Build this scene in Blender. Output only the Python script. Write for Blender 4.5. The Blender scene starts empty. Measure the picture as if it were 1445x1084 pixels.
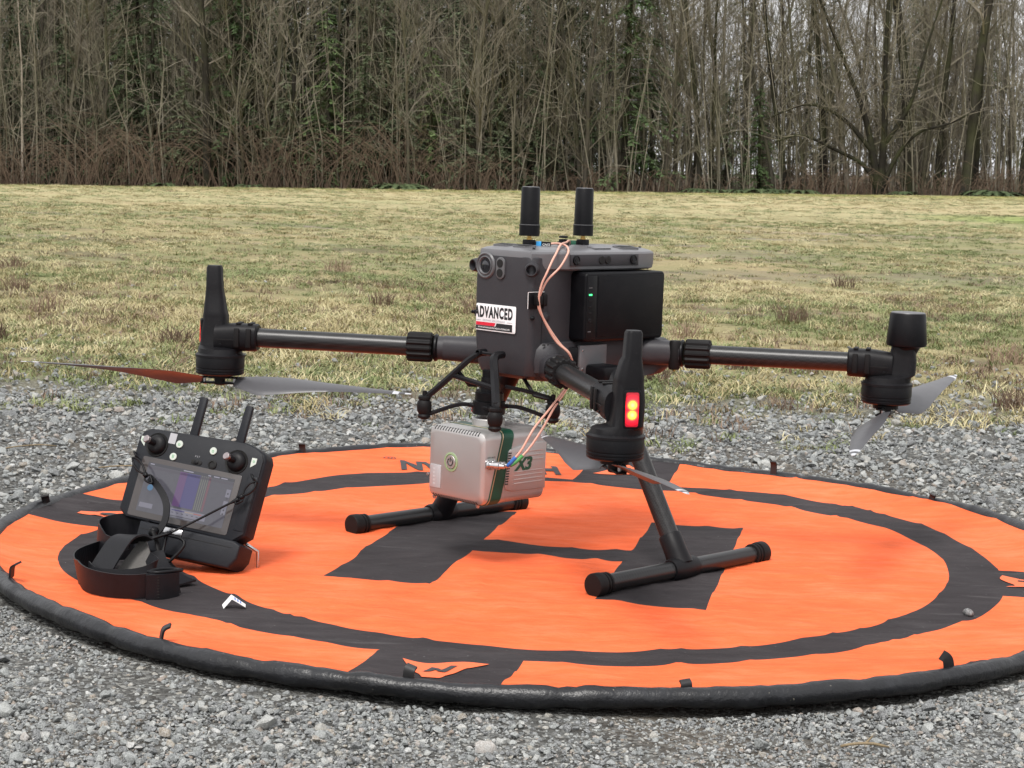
import bpy, bmesh, math, random
import numpy as np
from mathutils import Vector, Matrix, noise as mn
R = math.radians
PI = math.pi
sc = bpy.context.scene
C = sc.collection

# ------------------------------------------------------------------ camera
EYE = 0.51
cam_d = bpy.data.cameras.new('camera')
cam = bpy.data.objects.new('camera', cam_d); C.objects.link(cam); sc.camera = cam
cam_d.sensor_width = 36.0; cam_d.sensor_fit = 'HORIZONTAL'; cam_d.lens = 64.78
cam_d.clip_start = 0.05; cam_d.clip_end = 600
_f = Vector((0, 0.99322956, -0.1161682)); _r = Vector((0.99939802, 0.00403023, 0.03445815)); _u = Vector((-0.03469304, 0.11609827, 0.99263165))
_m = Matrix((_r, _u, -_f)).transposed().to_4x4(); _m.translation = (0, 0, EYE)
cam.matrix_world = _m
cam_d.dof.use_dof = True; cam_d.dof.focus_distance = 2.35; cam_d.dof.aperture_fstop = 64

# ------------------------------------------------------------------ sky: overcast
SUN_EL, SUN_AZ = R(58), R(200)
w = bpy.data.worlds.new('World'); sc.world = w; w.use_nodes = True
nt = w.node_tree; nt.nodes.clear()
sky = nt.nodes.new('ShaderNodeTexSky'); sky.sky_type = 'NISHITA'; sky.sun_disc = False
sky.sun_elevation = SUN_EL; sky.sun_rotation = SUN_AZ; sky.air_density = 1.5; sky.dust_density = 6; sky.altitude = 50
hs = nt.nodes.new('ShaderNodeHueSaturation'); hs.inputs['Saturation'].default_value = 0.2
mx = nt.nodes.new('ShaderNodeMix'); mx.data_type = 'RGBA'; mx.inputs[0].default_value = 0.62
mx.inputs[7].default_value = (9.5, 9.5, 9.6, 1)       # even cloud cover, same brightness all round
bg = nt.nodes.new('ShaderNodeBackground'); bg.inputs[1].default_value = 0.086
wo = nt.nodes.new('ShaderNodeOutputWorld')
nt.links.new(sky.outputs[0], hs.inputs['Color']); nt.links.new(hs.outputs[0], mx.inputs[6])
nt.links.new(mx.outputs[2], bg.inputs[0]); nt.links.new(bg.outputs[0], wo.inputs[0])
sun_d = bpy.data.lights.new('sun', 'SUN'); sun_d.energy = 1.5; sun_d.angle = R(16); sun_d.color = (1, .965, .92)
sun = bpy.data.objects.new('sun', sun_d); C.objects.link(sun)
_sd = Vector((math.sin(SUN_AZ) * math.cos(SUN_EL), math.cos(SUN_AZ) * math.cos(SUN_EL), math.sin(SUN_EL)))
sun.rotation_euler = _sd.to_track_quat('Z', 'Y').to_euler()
sc.view_settings.view_transform = 'Standard'; sc.view_settings.look = 'None'
sc.view_settings.gamma = 1; sc.view_settings.use_curve_mapping = False
sc.view_settings.exposure = 0.85
sc.render.engine = 'CYCLES'
sc.cycles.max_bounces = 6; sc.cycles.transparent_max_bounces = 8

# ------------------------------------------------------------------ helpers
def tag(o, label=None, cat=None, group=None, kind=None):
    if label: o['label'] = label
    if cat: o['category'] = cat
    if group: o['group'] = group
    if kind: o['kind'] = kind
    return o

def empty(name, loc=(0, 0, 0), rz=0, label=None, cat=None, group=None):
    o = bpy.data.objects.new(name, None); C.objects.link(o)
    o.empty_display_size = .05; o.location = loc; o.rotation_euler = (0, 0, rz)
    return tag(o, label, cat, group)

class MB:
    def __init__(s): s.v = []; s.f = []
    def add(s, v, f):
        n = len(s.v); s.v += [tuple(p) for p in v]; s.f += [tuple(i + n for i in q) for q in f]; return s
    def bm(s, bm, M=None):
        if M is not None: bm.transform(M)
        bm.verts.index_update()
        r = s.add([tuple(v.co) for v in bm.verts], [[v.index for v in f.verts] for f in bm.faces]); bm.free(); return r
    def build(s, name, mat, parent=None, smooth=30):
        me = bpy.data.meshes.new(name); me.from_pydata(s.v, [], s.f); me.update()
        if smooth is not None:
            me.shade_smooth() if smooth is True else me.shade_smooth()
            if smooth is not True:
                try: me.set_sharp_from_angle(angle=R(smooth))
                except Exception: pass
        me.materials.append(mat)
        o = bpy.data.objects.new(name, me); C.objects.link(o)
        if parent is not None: o.parent = parent
        return o

def frame(z, xhint=(1, 0, 0)):
    z = Vector(z).normalized(); x = Vector(xhint)
    x = x - z * x.dot(z)
    if x.length < 1e-4: x = Vector((0, 1, 0)) - z * z.y
    x.normalize(); return x, z.cross(x), z

def M_at(loc, x=None, y=None, z=None):
    """matrix from a location and orthonormal axes"""
    m = Matrix((x, y, z)).transposed().to_4x4(); m.translation = loc; return m

def box(mb, c, s, r=0.0, seg=2, M=None, taper=None):
    bm = bmesh.new(); bmesh.ops.create_cube(bm, size=1)
    for v in bm.verts:
        v.co = Vector((v.co.x * s[0], v.co.y * s[1], v.co.z * s[2]))
        if taper and v.co.z > 0: v.co.x *= taper[0]; v.co.y *= taper[1]
    if r > 0: bmesh.ops.bevel(bm, geom=bm.edges[:], offset=r, segments=seg, affect='EDGES', profile=.5)
    T = Matrix.Translation(c)
    return mb.bm(bm, (M @ T) if M is not None else T)

def lathe(mb, prof, c=(0, 0, 0), axis=(0, 0, 1), n=32, cap=True):
    """prof: list of (radius, height) along the axis from c"""
    x, y, z = frame(axis); c = Vector(c); v = []; f = []
    for r, h in prof:
        for i in range(n):
            a = 2 * PI * i / n; v.append(c + z * h + (x * math.cos(a) + y * math.sin(a)) * r)
    for k in range(len(prof) - 1):
        for i in range(n):
            j = (i + 1) % n; f.append((k * n + i, k * n + j, (k + 1) * n + j, (k + 1) * n + i))
    if cap: f.append(tuple(range(n - 1, -1, -1))); f.append(tuple((len(prof) - 1) * n + i for i in range(n)))
    return mb.add(v, f)

def catmull(pts, n=8, closed=False):
    P = [Vector(p) for p in pts]; out = []
    m = len(P); rng = m if closed else m - 1
    for i in range(rng):
        p0 = P[(i - 1) % m] if closed or i > 0 else P[0] * 2 - P[1]
        p1 = P[i]; p2 = P[(i + 1) % m]
        p3 = P[(i + 2) % m] if closed or i + 2 < m else P[-1] * 2 - P[-2]
        for k in range(n):
            t = k / n
            out.append(.5 * ((2 * p1) + (-p0 + p2) * t + (2 * p0 - 5 * p1 + 4 * p2 - p3) * t * t + (-p0 + 3 * p1 - 3 * p2 + p3) * t ** 3))
    if not closed: out.append(P[-1])
    return out

def tube(mb, pts, r, n=10, closed=False, cap=True, sx=1.0):
    P = [Vector(p) for p in pts]; m = len(P); v = []; f = []
    rr = r if isinstance(r, (list, tuple)) else [r] * m
    up = None
    for i in range(m):
        a = P[(i - 1) % m] if closed or i > 0 else P[0]; b = P[(i + 1) % m] if closed or i < m - 1 else P[-1]
        t = (b - a).normalized()
        if up is None: up = frame(t, (0, 0, 1))[0]
        x = up - t * up.dot(t); x.normalize(); up = x; y = t.cross(x)
        for k in range(n):
            an = 2 * PI * k / n; v.append(P[i] + (x * math.cos(an) * sx + y * math.sin(an)) * rr[i])
    for i in range(m if closed else m - 1):
        for k in range(n):
            a = i * n + k; b = i * n + (k + 1) % n; q = ((i + 1) % m) * n
            f.append((a, b, q + (k + 1) % n, q + k))
    if cap and not closed: f.append(tuple(range(n - 1, -1, -1))); f.append(tuple((m - 1) * n + i for i in range(n)))
    return mb.add(v, f)

def ribbon(mb, pts, ups, wid, th=.0012):
    """flat strap: path, direction of its width at every point, width, thickness"""
    P = [Vector(p) for p in pts]; m = len(P); v = []; f = []
    for i in range(m):
        t = (P[min(i + 1, m - 1)] - P[max(i - 1, 0)]).normalized(); u = Vector(ups[i]); u = (u - t * u.dot(t)).normalized(); s = t.cross(u)
        ww = wid[i] if isinstance(wid, (list, tuple)) else wid
        for a, b in ((-.5, -.5), (.5, -.5), (.5, .5), (-.5, .5)): v.append(P[i] + u * ww * a + s * th * b)
    for i in range(m - 1):
        for k in range(4): f.append((i * 4 + k, i * 4 + (k + 1) % 4, i * 4 + 4 + (k + 1) % 4, i * 4 + 4 + k))
    f.append((3, 2, 1, 0)); f.append(tuple((m - 1) * 4 + i for i in range(4)))
    return mb.add(v, f)

def prism(mb, poly, h, M=Matrix.Identity(4), bev=0, seg=2):
    """extrude a 2-D outline (xy) from z=0 to z=h, then transform"""
    bm = bmesh.new(); vs = [bm.verts.new((p[0], p[1], 0)) for p in poly]; fc = bm.faces.new(vs)
    if fc.normal.z > 0 or True:
        r = bmesh.ops.extrude_face_region(bm, geom=[fc]); nv = [g for g in r['geom'] if isinstance(g, bmesh.types.BMVert)]
        for q in nv: q.co.z = h
    bmesh.ops.recalc_face_normals(bm, faces=bm.faces[:])
    if bev > 0:
        bmesh.ops.bevel(bm, geom=[e for e in bm.edges if abs(e.verts[0].co.z - e.verts[1].co.z) < 1e-6], offset=bev, segments=seg, affect='EDGES', profile=.5)
    return mb.bm(bm, M)

def rrect(wx, wy, r, n=5, cx=0, cy=0):
    out = []
    for sx, sy, a0 in ((1, 1, 0), (-1, 1, 90), (-1, -1, 180), (1, -1, 270)):
        for k in range(n + 1):
            a = R(a0 + 90 * k / n); out.append((cx + sx * (wx / 2 - r) + r * math.cos(a), cy + sy * (wy / 2 - r) + r * math.sin(a)))
    return out

def loft(mb, rings, cap=True):
    n = len(rings[0]); v = [p for r in rings for p in r]; f = []
    for k in range(len(rings) - 1):
        for i in range(n):
            j = (i + 1) % n; f.append((k * n + i, k * n + j, (k + 1) * n + j, (k + 1) * n + i))
    if cap: f.append(tuple(range(n - 1, -1, -1))); f.append(tuple((len(rings) - 1) * n + i for i in range(n)))
    return mb.add(v, f)

def text_mb(mb, s, size, M, h=.0004, shear=0.0, sx=1.0, bold=0.0, align='CENTER', spacing=1.0):
    cu = bpy.data.curves.new('t', 'FONT'); cu.body = s; cu.size = size; cu.align_x = align; cu.align_y = 'CENTER'; cu.shear = shear
    cu.extrude = h / 2; cu.offset = bold; cu.resolution_u = 4; cu.space_character = spacing
    o = bpy.data.objects.new('t', cu); C.objects.link(o)
    dg = bpy.context.evaluated_depsgraph_get(); me = bpy.data.meshes.new_from_object(o.evaluated_get(dg))
    v = [M @ Vector((p.co.x * sx, p.co.y, p.co.z)) for p in me.vertices]; f = [tuple(q.vertices) for q in me.polygons]
    bpy.data.objects.remove(o); bpy.data.meshes.remove(me); bpy.data.curves.remove(cu)
    return mb.add(v, f)

# ------------------------------------------------------------------ materials
def newmat(name):
    m = bpy.data.materials.new(name); m.use_nodes = True; t = m.node_tree
    return m, t, t.nodes['Principled BSDF']
def N(t, typ, **k):
    n = t.nodes.new(typ)
    for a, b in k.items():
        if a.startswith('i_'): n.inputs[int(a[2:])].default_value = b
        else: setattr(n, a, b)
    return n
def L(t, a, ao, b, bi): t.links.new(a.outputs[ao], b.inputs[bi])
def math_n(t, op, a, b=None, clamp=False):
    n = N(t, 'ShaderNodeMath', operation=op, use_clamp=clamp)
    for i, x in enumerate((a, b)):
        if x is None: continue
        if isinstance(x, (int, float)): n.inputs[i].default_value = x
        else: t.links.new(x, n.inputs[i])
    return n.outputs[0]
def mixc(t, fac, a, b):
    n = N(t, 'ShaderNodeMix', data_type='RGBA')
    for i, x in ((0, fac), (6, a), (7, b)):
        if isinstance(x, (int, float)): n.inputs[i].default_value = x
        elif isinstance(x, tuple): n.inputs[i].default_value = x if len(x) == 4 else x + (1,)
        else: t.links.new(x, n.inputs[i])
    return n.outputs[2]
def noise(t, vec, scale, detail=4, rough=.55, stretch=None):
    n = N(t, 'ShaderNodeTexNoise'); n.inputs['Scale'].default_value = scale; n.inputs['Detail'].default_value = detail; n.inputs['Roughness'].default_value = rough
    if stretch:
        mp = N(t, 'ShaderNodeMapping'); mp.inputs['Scale'].default_value = stretch; t.links.new(vec, mp.inputs[0]); vec = mp.outputs[0]
    if vec is not None: t.links.new(vec, n.inputs['Vector'])
    return n.outputs[0]
def ramp(t, fac, stops):
    n = N(t, 'ShaderNodeValToRGB'); e = n.color_ramp.elements
    while len(e) < len(stops): e.new(.5)
    for k, (p, c) in enumerate(stops): e[k].position = p; e[k].color = c if len(c) == 4 else c + (1,)
    t.links.new(fac, n.inputs[0]); return n.outputs[0]
def bumpn(t, h, strength, dist, b):
    n = N(t, 'ShaderNodeBump'); n.inputs['Strength'].default_value = strength; n.inputs['Distance'].default_value = dist
    t.links.new(h, n.inputs['Height']); t.links.new(n.outputs[0], b.inputs['Normal']); return n

def plain(name, col, rough=.5, metal=0.0, var=.12, vs=30, bump=.0, bs=900, dist=.0004, spec=.5, coat=0, dust=0):
    m, t, b = newmat(name); g = N(t, 'ShaderNodeTexCoord').outputs['Object']
    n = noise(t, g, vs, 5)
    lo = tuple(c * (1 - var) for c in col); hi = tuple(min(1, c * (1 + var)) for c in col)
    cc = mixc(t, n, lo, hi)
    if dust:
        cc = mixc(t, math_n(t, 'MULTIPLY', ramp(t, noise(t, g, 620, 2, .9), [(.66, (0, 0, 0)), (.74, (1, 1, 1))]), dust), cc, (.30, .29, .27))
        cc = mixc(t, math_n(t, 'MULTIPLY', ramp(t, noise(t, g, 34, 6, .75), [(.50, (0, 0, 0)), (.78, (1, 1, 1))]), dust * .30), cc, (.16, .15, .14))
    t.links.new(cc, b.inputs['Base Color'])
    rr = math_n(t, 'ADD', math_n(t, 'MULTIPLY', noise(t, g, vs * 2.3, 4), .18), rough - .09, True)
    t.links.new(rr, b.inputs['Roughness']); b.inputs['Metallic'].default_value = metal
    b.inputs['Specular IOR Level'].default_value = spec; b.inputs['Coat Weight'].default_value = coat
    if bump: bumpn(t, noise(t, g, bs, 2), bump, dist, b)
    return m
def glow(name, col, e):
    m, t, b = newmat(name); b.inputs['Base Color'].default_value = tuple(c * .2 for c in col) + (1,)
    b.inputs['Emission Color'].default_value = col + (1,); b.inputs['Emission Strength'].default_value = e; return m

m_shell = plain('grey shell plastic', (.033, .0315, .036), .50, var=.1, bump=.25, bs=2500, spec=.35, dust=.22)
m_shell2 = plain('sky-lit grey plastic', (.125, .124, .132), .34, var=.12, bump=.2, bs=2500, spec=.65, dust=.3)  # shell grey made paler: the top cover's sky reflection is painted into the colour
m_dark = plain('dark plastic', (.0055, .0052, .0065), .46, var=.2, bump=.2, bs=2500, spec=.20, dust=.14)
m_black = plain('black plastic', (.0030, .0030, .0042), .42, var=.2, spec=.20, dust=.10)
m_void = plain('recess black', (.004, .004, .004), .8)
m_batt = plain('battery casing', (.0030, .0030, .0042), .44, var=.12, bump=.3, bs=3500, spec=.16, dust=.10)
m_glass = plain('lens glass', (.006, .006, .010), .06, spec=.8, coat=.5)
m_rubber = plain('rubber', (.0060, .0055, .0060), .6, var=.2, spec=.22)
m_lens_rim = plain('lens rim grey', (.10, .10, .105), .4)
m_metal = plain('steel', (.55, .55, .56), .28, 1.0)
m_brass = plain('gold connector', (.55, .36, .12), .3, 1.0)
m_white = plain('white print', (.78, .78, .78), .5, var=.03)
m_sticker = plain('sticker white', (.80, .79, .80), .45, var=.03)
m_ink = plain('black ink', (.012, .012, .013), .5)
m_red = plain('red ink', (.62, .012, .035), .45, var=.05)
m_greyink = plain('grey ink', (.30, .30, .32), .5)
m_cable = plain('tan coax cable', (.64, .35, .27), .42, var=.1)
m_blue = plain('blue sleeve', (.02, .12, .42), .45)
m_greens = plain('green sleeve', (.06, .27, .07), .45)
m_bluel = plain('blue tag', (.03, .33, .72), .4)
m_greenl = plain('dark green tag', (.01, .09, .05), .4)
m_green = plain('green band', (.006, .058, .034), .38, var=.12)
m_silver = plain('silver painted metal', (.50, .485, .475), .40, .75, var=.04, vs=12, bump=.25, bs=1600, dist=.0003)
m_silver2 = plain('silver side panel', (.47, .455, .45), .42, .75, var=.05, vs=14, bump=.35, bs=1600, dist=.0003)
m_gold = plain('pale gold trim', (.62, .50, .34), .3, .8)
m_blade = plain('blade composite', (.075, .074, .080), .38, var=.06, vs=14)
m_tip = plain('blade tip white', (.50, .51, .54), .35, var=.05)
m_brownfelt = plain('grey felt', (.105, .10, .095), .95, var=.25, vs=500, bump=.6, bs=1500, dist=.001)
m_strap = plain('black webbing', (.004, .004, .0055), .5, var=.2, vs=90, spec=.22)
m_ctrl = plain('controller casing', (.0080, .0090, .0125), .5, var=.1, bump=.3, bs=3000, spec=.25, dust=.14)
m_redglow = glow('red status light', (1.0, .02, .03), 1.3)
m_redplas = plain('red lens plastic', (.30, .006, .012), .15, spec=.8)
m_redplas.node_tree.nodes['Principled BSDF'].inputs['Emission Color'].default_value = (1, .0, .02, 1)
m_redplas.node_tree.nodes['Principled BSDF'].inputs['Emission Strength'].default_value = .22
m_yel = glow('yellow hot light', (1.0, .36, .02), 7.0)
m_yel2 = m_yel
m_led = glow('green indicator', (.05, .9, .2), 2.2)

def webbing():
    m, t, b = newmat('black ribbed webbing'); g = N(t, 'ShaderNodeTexCoord').outputs['Object']
    wv = N(t, 'ShaderNodeTexWave', wave_type='BANDS', bands_direction='X'); wv.inputs['Scale'].default_value = 260; wv.inputs['Distortion'].default_value = 1.5
    t.links.new(g, wv.inputs[0]); b.inputs['Base Color'].default_value = (.013, .013, .017, 1)
    t.links.new(mixc(t, noise(t, g, 160, 5), (.0035, .0035, .0045), (.009, .009, .012)), b.inputs['Base Color'])
    b.inputs['Roughness'].default_value = .46; b.inputs['Specular IOR Level'].default_value = .22; bumpn(t, wv.outputs[1], .25, .0006, b); return m
m_web = webbing()

def carbon():
    m, t, b = newmat('carbon fibre'); g = N(t, 'ShaderNodeTexCoord').outputs['Object']
    ck = N(t, 'ShaderNodeTexChecker'); ck.inputs['Scale'].default_value = 420; t.links.new(g, ck.inputs[0])
    c = mixc(t, ck.outputs[1], (.008, .008, .0085), (.032, .032, .033))
    t.links.new(mixc(t, .5, c, mixc(t, noise(t, g, 40, 4), (.005, .005, .0055), (.016, .016, .017))), b.inputs['Base Color'])
    b.inputs['Roughness'].default_value = .32; b.inputs['Specular IOR Level'].default_value = .4
    bumpn(t, ck.outputs[1], .12, .0003, b); return m
m_carbon = carbon()
# ------------------------------------------------------------------ terrain
PC = (0.0622, 2.455)                                   # centre of the landing pad
def gz(x, y):
    """height of the terrain: level gravel by the pad, the field falls away to the left as it nears the wood"""
    s = min(max((y - 4.4) / 55.6, 0), 1.3); xx = max(-45, min(45, x))
    z = (-.19 + .0235 * xx) * s * (1 if s < 1 else 1)
    a = min(1, max(0, (y - 3.6) / 3))
    z += a * .035 * (mn.noise(Vector((x * .35, y * .35, 3))) + .5 * mn.noise(Vector((x * 1.3, y * 1.3, 9)))) * min(1, max(.0, (62 - y) / 30))
    return z - .013
def build_ground():
    ys = list(np.arange(-6, 1.2, .6)) + list(np.arange(1.2, 4.4, .08)) + list(np.arange(4.4, 12, .16)) + list(np.arange(12, 30, .6)) + list(np.arange(30, 70, 1.5)) + list(np.arange(70, 320, 12))
    xs = sorted(set([round(float(v), 4) for v in list(np.arange(-3, 3.01, .08)) + list(np.arange(3, 9, .3)) + list(-np.arange(3, 9, .3)) + list(np.arange(9, 45, 1.8)) + list(-np.arange(9, 45, 1.8)) + list(np.arange(45, 260, 20)) + list(-np.arange(45, 260, 20))]))
    v = []; f = []
    for y in ys:
        for x in xs:
            z = gz(x, y)
            if y < 4.6 and abs(x) < 4: z += .004 * mn.noise(Vector((x * 7, y * 7, 0))) + .0025 * mn.noise(Vector((x * 23, y * 23, 4)))
            v.append((x, float(y), z))
    n = len(xs)
    for j in range(len(ys) - 1):
        for i in range(n - 1): f.append((j * n + i, j * n + i + 1, (j + 1) * n + i + 1, (j + 1) * n + i))
    m, t, b = newmat('ground of gravel and poor grass')
    P = N(t, 'ShaderNodeNewGeometry').outputs['Position']; sp = N(t, 'ShaderNodeSeparateXYZ'); t.links.new(P, sp.inputs[0]); Y = sp.outputs[1]
    # gravel grit
    vo = N(t, 'ShaderNodeTexVoronoi', feature='F1'); vo.inputs['Scale'].default_value = 190; t.links.new(P, vo.inputs[0])
    vo2 = N(t, 'ShaderNodeTexVoronoi', feature='F1'); vo2.inputs['Scale'].default_value = 420; t.links.new(P, vo2.inputs[0])
    cell = N(t, 'ShaderNodeSeparateColor'); t.links.new(vo.outputs['Color'], cell.inputs[0])
    grit = ramp(t, cell.outputs[0], [(0, (.022, .022, .022)), (.4, (.07, .072, .070)), (.75, (.15, .155, .152)), (1, (.34, .34, .32))])
    grit = mixc(t, ramp(t, noise(t, P, 1.7, 5, .65), [(.5, (0, 0, 0)), (.68, (.6, .6, .6))]), grit, (.115, .085, .055))
    grit = mixc(t, math_n(t, 'MULTIPLY', noise(t, P, 3, 4), .55), grit, (.12, .112, .098))
    # field: straw, green, mud
    straw = ramp(t, noise(t, P, 60, 6, .7), [(.3, (.18, .14, .075)), (.5, (.31, .255, .135)), (.72, (.46, .40, .235))])
    green = ramp(t, noise(t, P, 45, 6, .7), [(.3, (.085, .105, .045)), (.55, (.165, .185, .08)), (.75, (.28, .29, .15))])
    mud = ramp(t, noise(t, P, 25, 6, .7), [(.3, (.060, .045, .032)), (.55, (.12, .092, .065)), (.8, (.23, .195, .155))])
    gm = ramp(t, noise(t, P, .55, 6, .62, (1, .6, 1)), [(.38, (0, 0, 0)), (.60, (.8, .8, .8))])
    fld = mixc(t, gm, straw, green)
    mm = ramp(t, noise(t, P, .8, 7, .68, (.8, 1.0, 1)), [(.50, (0, 0, 0)), (.62, (.85, .85, .85))])
    # a worn muddy band crosses the field, less of it farther off
    near = math_n(t, 'SUBTRACT', 1.15, math_n(t, 'DIVIDE', Y, 26), True)
    fld = mixc(t, math_n(t, 'MULTIPLY', mm, near), fld, mud)
    far = ramp(t, noise(t, P, .12, 5, .6, (.35, 1, 1)), [(.33, (.42, .33, .185)), (.52, (.47, .41, .24)), (.7, (.34, .345, .165))])
    fld = mixc(t, math_n(t, 'MULTIPLY', math_n(t, 'DIVIDE', math_n(t, 'SUBTRACT', Y, 12), 25, True), .75), fld, far)
    bandn = ramp(t, noise(t, P, 1.0, 5, .65, (.16, .75, 1)), [(.52, (0, 0, 0)), (.60, (.75, .75, .75))])
    bw = math_n(t, 'SUBTRACT', 1.0, math_n(t, 'DIVIDE', math_n(t, 'ABSOLUTE', math_n(t, 'SUBTRACT', Y, 16)), 9), True)
    fld = mixc(t, math_n(t, 'MULTIPLY', bandn, bw), fld, mixc(t, noise(t, P, 8, 5, .7), (.12, .095, .07), (.30, .27, .235)))
    gx = math_n(t, 'DIVIDE', math_n(t, 'SUBTRACT', sp.outputs[0], 8.8), 3.2); gy = math_n(t, 'DIVIDE', math_n(t, 'SUBTRACT', Y, 28), 4.5)
    gp = math_n(t, 'SUBTRACT', 1.15, math_n(t, 'ADD', math_n(t, 'ADD', math_n(t, 'MULTIPLY', gx, gx), math_n(t, 'MULTIPLY', gy, gy)), math_n(t, 'MULTIPLY', noise(t, P, .8, 4), .5)), True)
    fld = mixc(t, gp, fld, (.20, .27, .07))
    moss = math_n(t, 'MULTIPLY', math_n(t, 'DIVIDE', math_n(t, 'SUBTRACT', math_n(t, 'ADD', Y, math_n(t, 'MULTIPLY', noise(t, P, .25, 3), 5)), 54.5), 4, True), .8)
    fld = mixc(t, moss, fld, mixc(t, noise(t, P, .9, 4), (.36, .37, .075), (.27, .25, .11)))
    wob = math_n(t, 'MULTIPLY', math_n(t, 'SUBTRACT', noise(t, P, 2.2, 6, .7), .5), 1.9)
    gmask = math_n(t, 'DIVIDE', math_n(t, 'SUBTRACT', math_n(t, 'ADD', Y, wob), 3.9), 1.1, True)
    col = mixc(t, gmask, grit, fld)
    litter = ramp(t, noise(t, P, 3.0, 6, .7), [(.3, (.035, .026, .018)), (.6, (.09, .065, .045)), (.8, (.15, .11, .08))])
    lm = math_n(t, 'DIVIDE', math_n(t, 'SUBTRACT', math_n(t, 'ADD', Y, math_n(t, 'MULTIPLY', noise(t, P, 1.2, 4), 2)), 60.0), .5, True)
    col = mixc(t, lm, col, litter)
    t.links.new(col, b.inputs['Base Color']); b.inputs['Roughness'].default_value = .92; b.inputs['Specular IOR Level'].default_value = .2
    h = math_n(t, 'ADD', math_n(t, 'MULTIPLY', vo.outputs[0], -1.0), math_n(t, 'MULTIPLY', vo2.outputs[0], -.5))
    h2 = mixc(t, gmask, h, math_n(t, 'MULTIPLY', noise(t, P, 40, 6, .75), 2.0)); bumpn(t, h2, .8, .006, b)
    mb = MB(); mb.add(v, f); return tag(mb.build('ground', m, None, True), kind='structure')
ground = build_ground()

# ------------------------------------------------------------------ scattering on points (gravel, grass)
def scatter(name, pts, scl, rot, idx, objs, kind='stuff', label=None, cat=None):
    me = bpy.data.meshes.new(name); n = len(pts)
    me.vertices.add(n); me.vertices.foreach_set('co', np.asarray(pts, dtype=np.float32).ravel())
    for nm, tp, arr, key in (('scl', 'FLOAT_VECTOR', scl, 'vector'), ('rot', 'FLOAT_VECTOR', rot, 'vector'), ('pick', 'INT', idx, 'value')):
        a = me.attributes.new(nm, tp, 'POINT'); a.data.foreach_set(key, np.asarray(arr, dtype=np.int32 if tp == 'INT' else np.float32).ravel())
    o = bpy.data.objects.new(name, me); C.objects.link(o)
    col = bpy.data.collections.new(name + '_kinds')
    for q in objs: col.objects.link(q)
    g = bpy.data.node_groups.new(name, 'GeometryNodeTree'); g.interface.new_socket('Geometry', in_out='INPUT', socket_type='NodeSocketGeometry'); g.interface.new_socket('Geometry', in_out='OUTPUT', socket_type='NodeSocketGeometry')
    gi = g.nodes.new('NodeGroupInput'); go = g.nodes.new('NodeGroupOutput')
    iop = g.nodes.new('GeometryNodeInstanceOnPoints'); ci = g.nodes.new('GeometryNodeCollectionInfo'); ci.inputs['Collection'].default_value = col
    ci.inputs['Separate Children'].default_value = True; ci.inputs['Reset Children'].default_value = True
    g.links.new(gi.outputs[0], iop.inputs['Points']); g.links.new(ci.outputs[0], iop.inputs['Instance']); iop.inputs['Pick Instance'].default_value = True
    for nm, dt, sk in (('scl', 'FLOAT_VECTOR', 'Scale'), ('rot', 'FLOAT_VECTOR', 'Rotation'), ('pick', 'INT', 'Instance Index')):
        na = g.nodes.new('GeometryNodeInputNamedAttribute'); na.data_type = dt; na.inputs[0].default_value = nm; g.links.new(na.outputs[0], iop.inputs[sk])
    g.links.new(iop.outputs[0], go.inputs[0])
    md = o.modifiers.new('scatter', 'NODES'); md.node_group = g
    o['kind'] = kind
    return o
def src(mb, name, mat, smooth=None):
    o = mb.build(name, mat, None, smooth); C.objects.unlink(o); return o

def on_pad(x, y, m=0.0):
    """inside the rim of the pad"""
    a = math.atan2(y - 2.5, x - .0622); return math.hypot(x - .0622, y - 2.5) < rim_r(a) + m
def four(c, a):
    s = c[0]
    for k in range(1, (len(c) - 1) // 2 + 1): s += c[2 * k - 1] * math.cos(k * a) + c[2 * k] * math.sin(k * a)
    return s
RIM = [0.7346, -0.0145, -0.0109, -0.0199, -0.0068, 0.0078, -0.0054, 0.0022, 0.0134, -0.0093, 0.0031]
RIN = [0.5241, 0.0018, -0.0443, 0.0012, -0.0005, -0.0005, 0.0039, 0.0094, 0.0006, -0.004, 0.0041]
ROU = [0.5986, -0.0095, -0.0467, 0.0102, 0.0088, 0.0074, -0.0045, -0.0019, 0.019, -0.0083, -0.011]
def rim_r(a): return four(RIM, a)

# stones
def stone_mat():
    m, t, b = newmat('crushed granite gravel'); oi = N(t, 'ShaderNodeObjectInfo').outputs['Random']; g = N(t, 'ShaderNodeTexCoord').outputs['Object']
    base = ramp(t, oi, [(0, (.014, .015, .016)), (.18, (.042, .045, .045)), (.34, (.092, .102, .098)), (.52, (.150, .163, .155)), (.68, (.25, .265, .248)), (.80, (.40, .40, .37)), (.88, (.24, .205, .14)), (.955, (.22, .14, .085)), (.985, (.50, .50, .48))])
    P = N(t, 'ShaderNodeNewGeometry').outputs['Position']
    sp = noise(t, P, 900, 3, .8); c = mixc(t, ramp(t, sp, [(.42, (0, 0, 0)), (.5, (.45, .45, .45)), (.58, (1, 1, 1))]), (.05, .05, .055), (.55, .56, .56))
    big = noise(t, P, 260, 4, .7); base = mixc(t, ramp(t, big, [(.4, (0, 0, 0)), (.65, (.5, .5, .5))]), base, (.34, .35, .35))
    col = mixc(t, .34, base, c); t.links.new(col, b.inputs['Base Color']); b.inputs['Roughness'].default_value = .72
    bumpn(t, noise(t, P, 700, 4, .7), .5, .0015, b); return m
m_stone = stone_mat()
stones = []
rg = random.Random(4)
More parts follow.
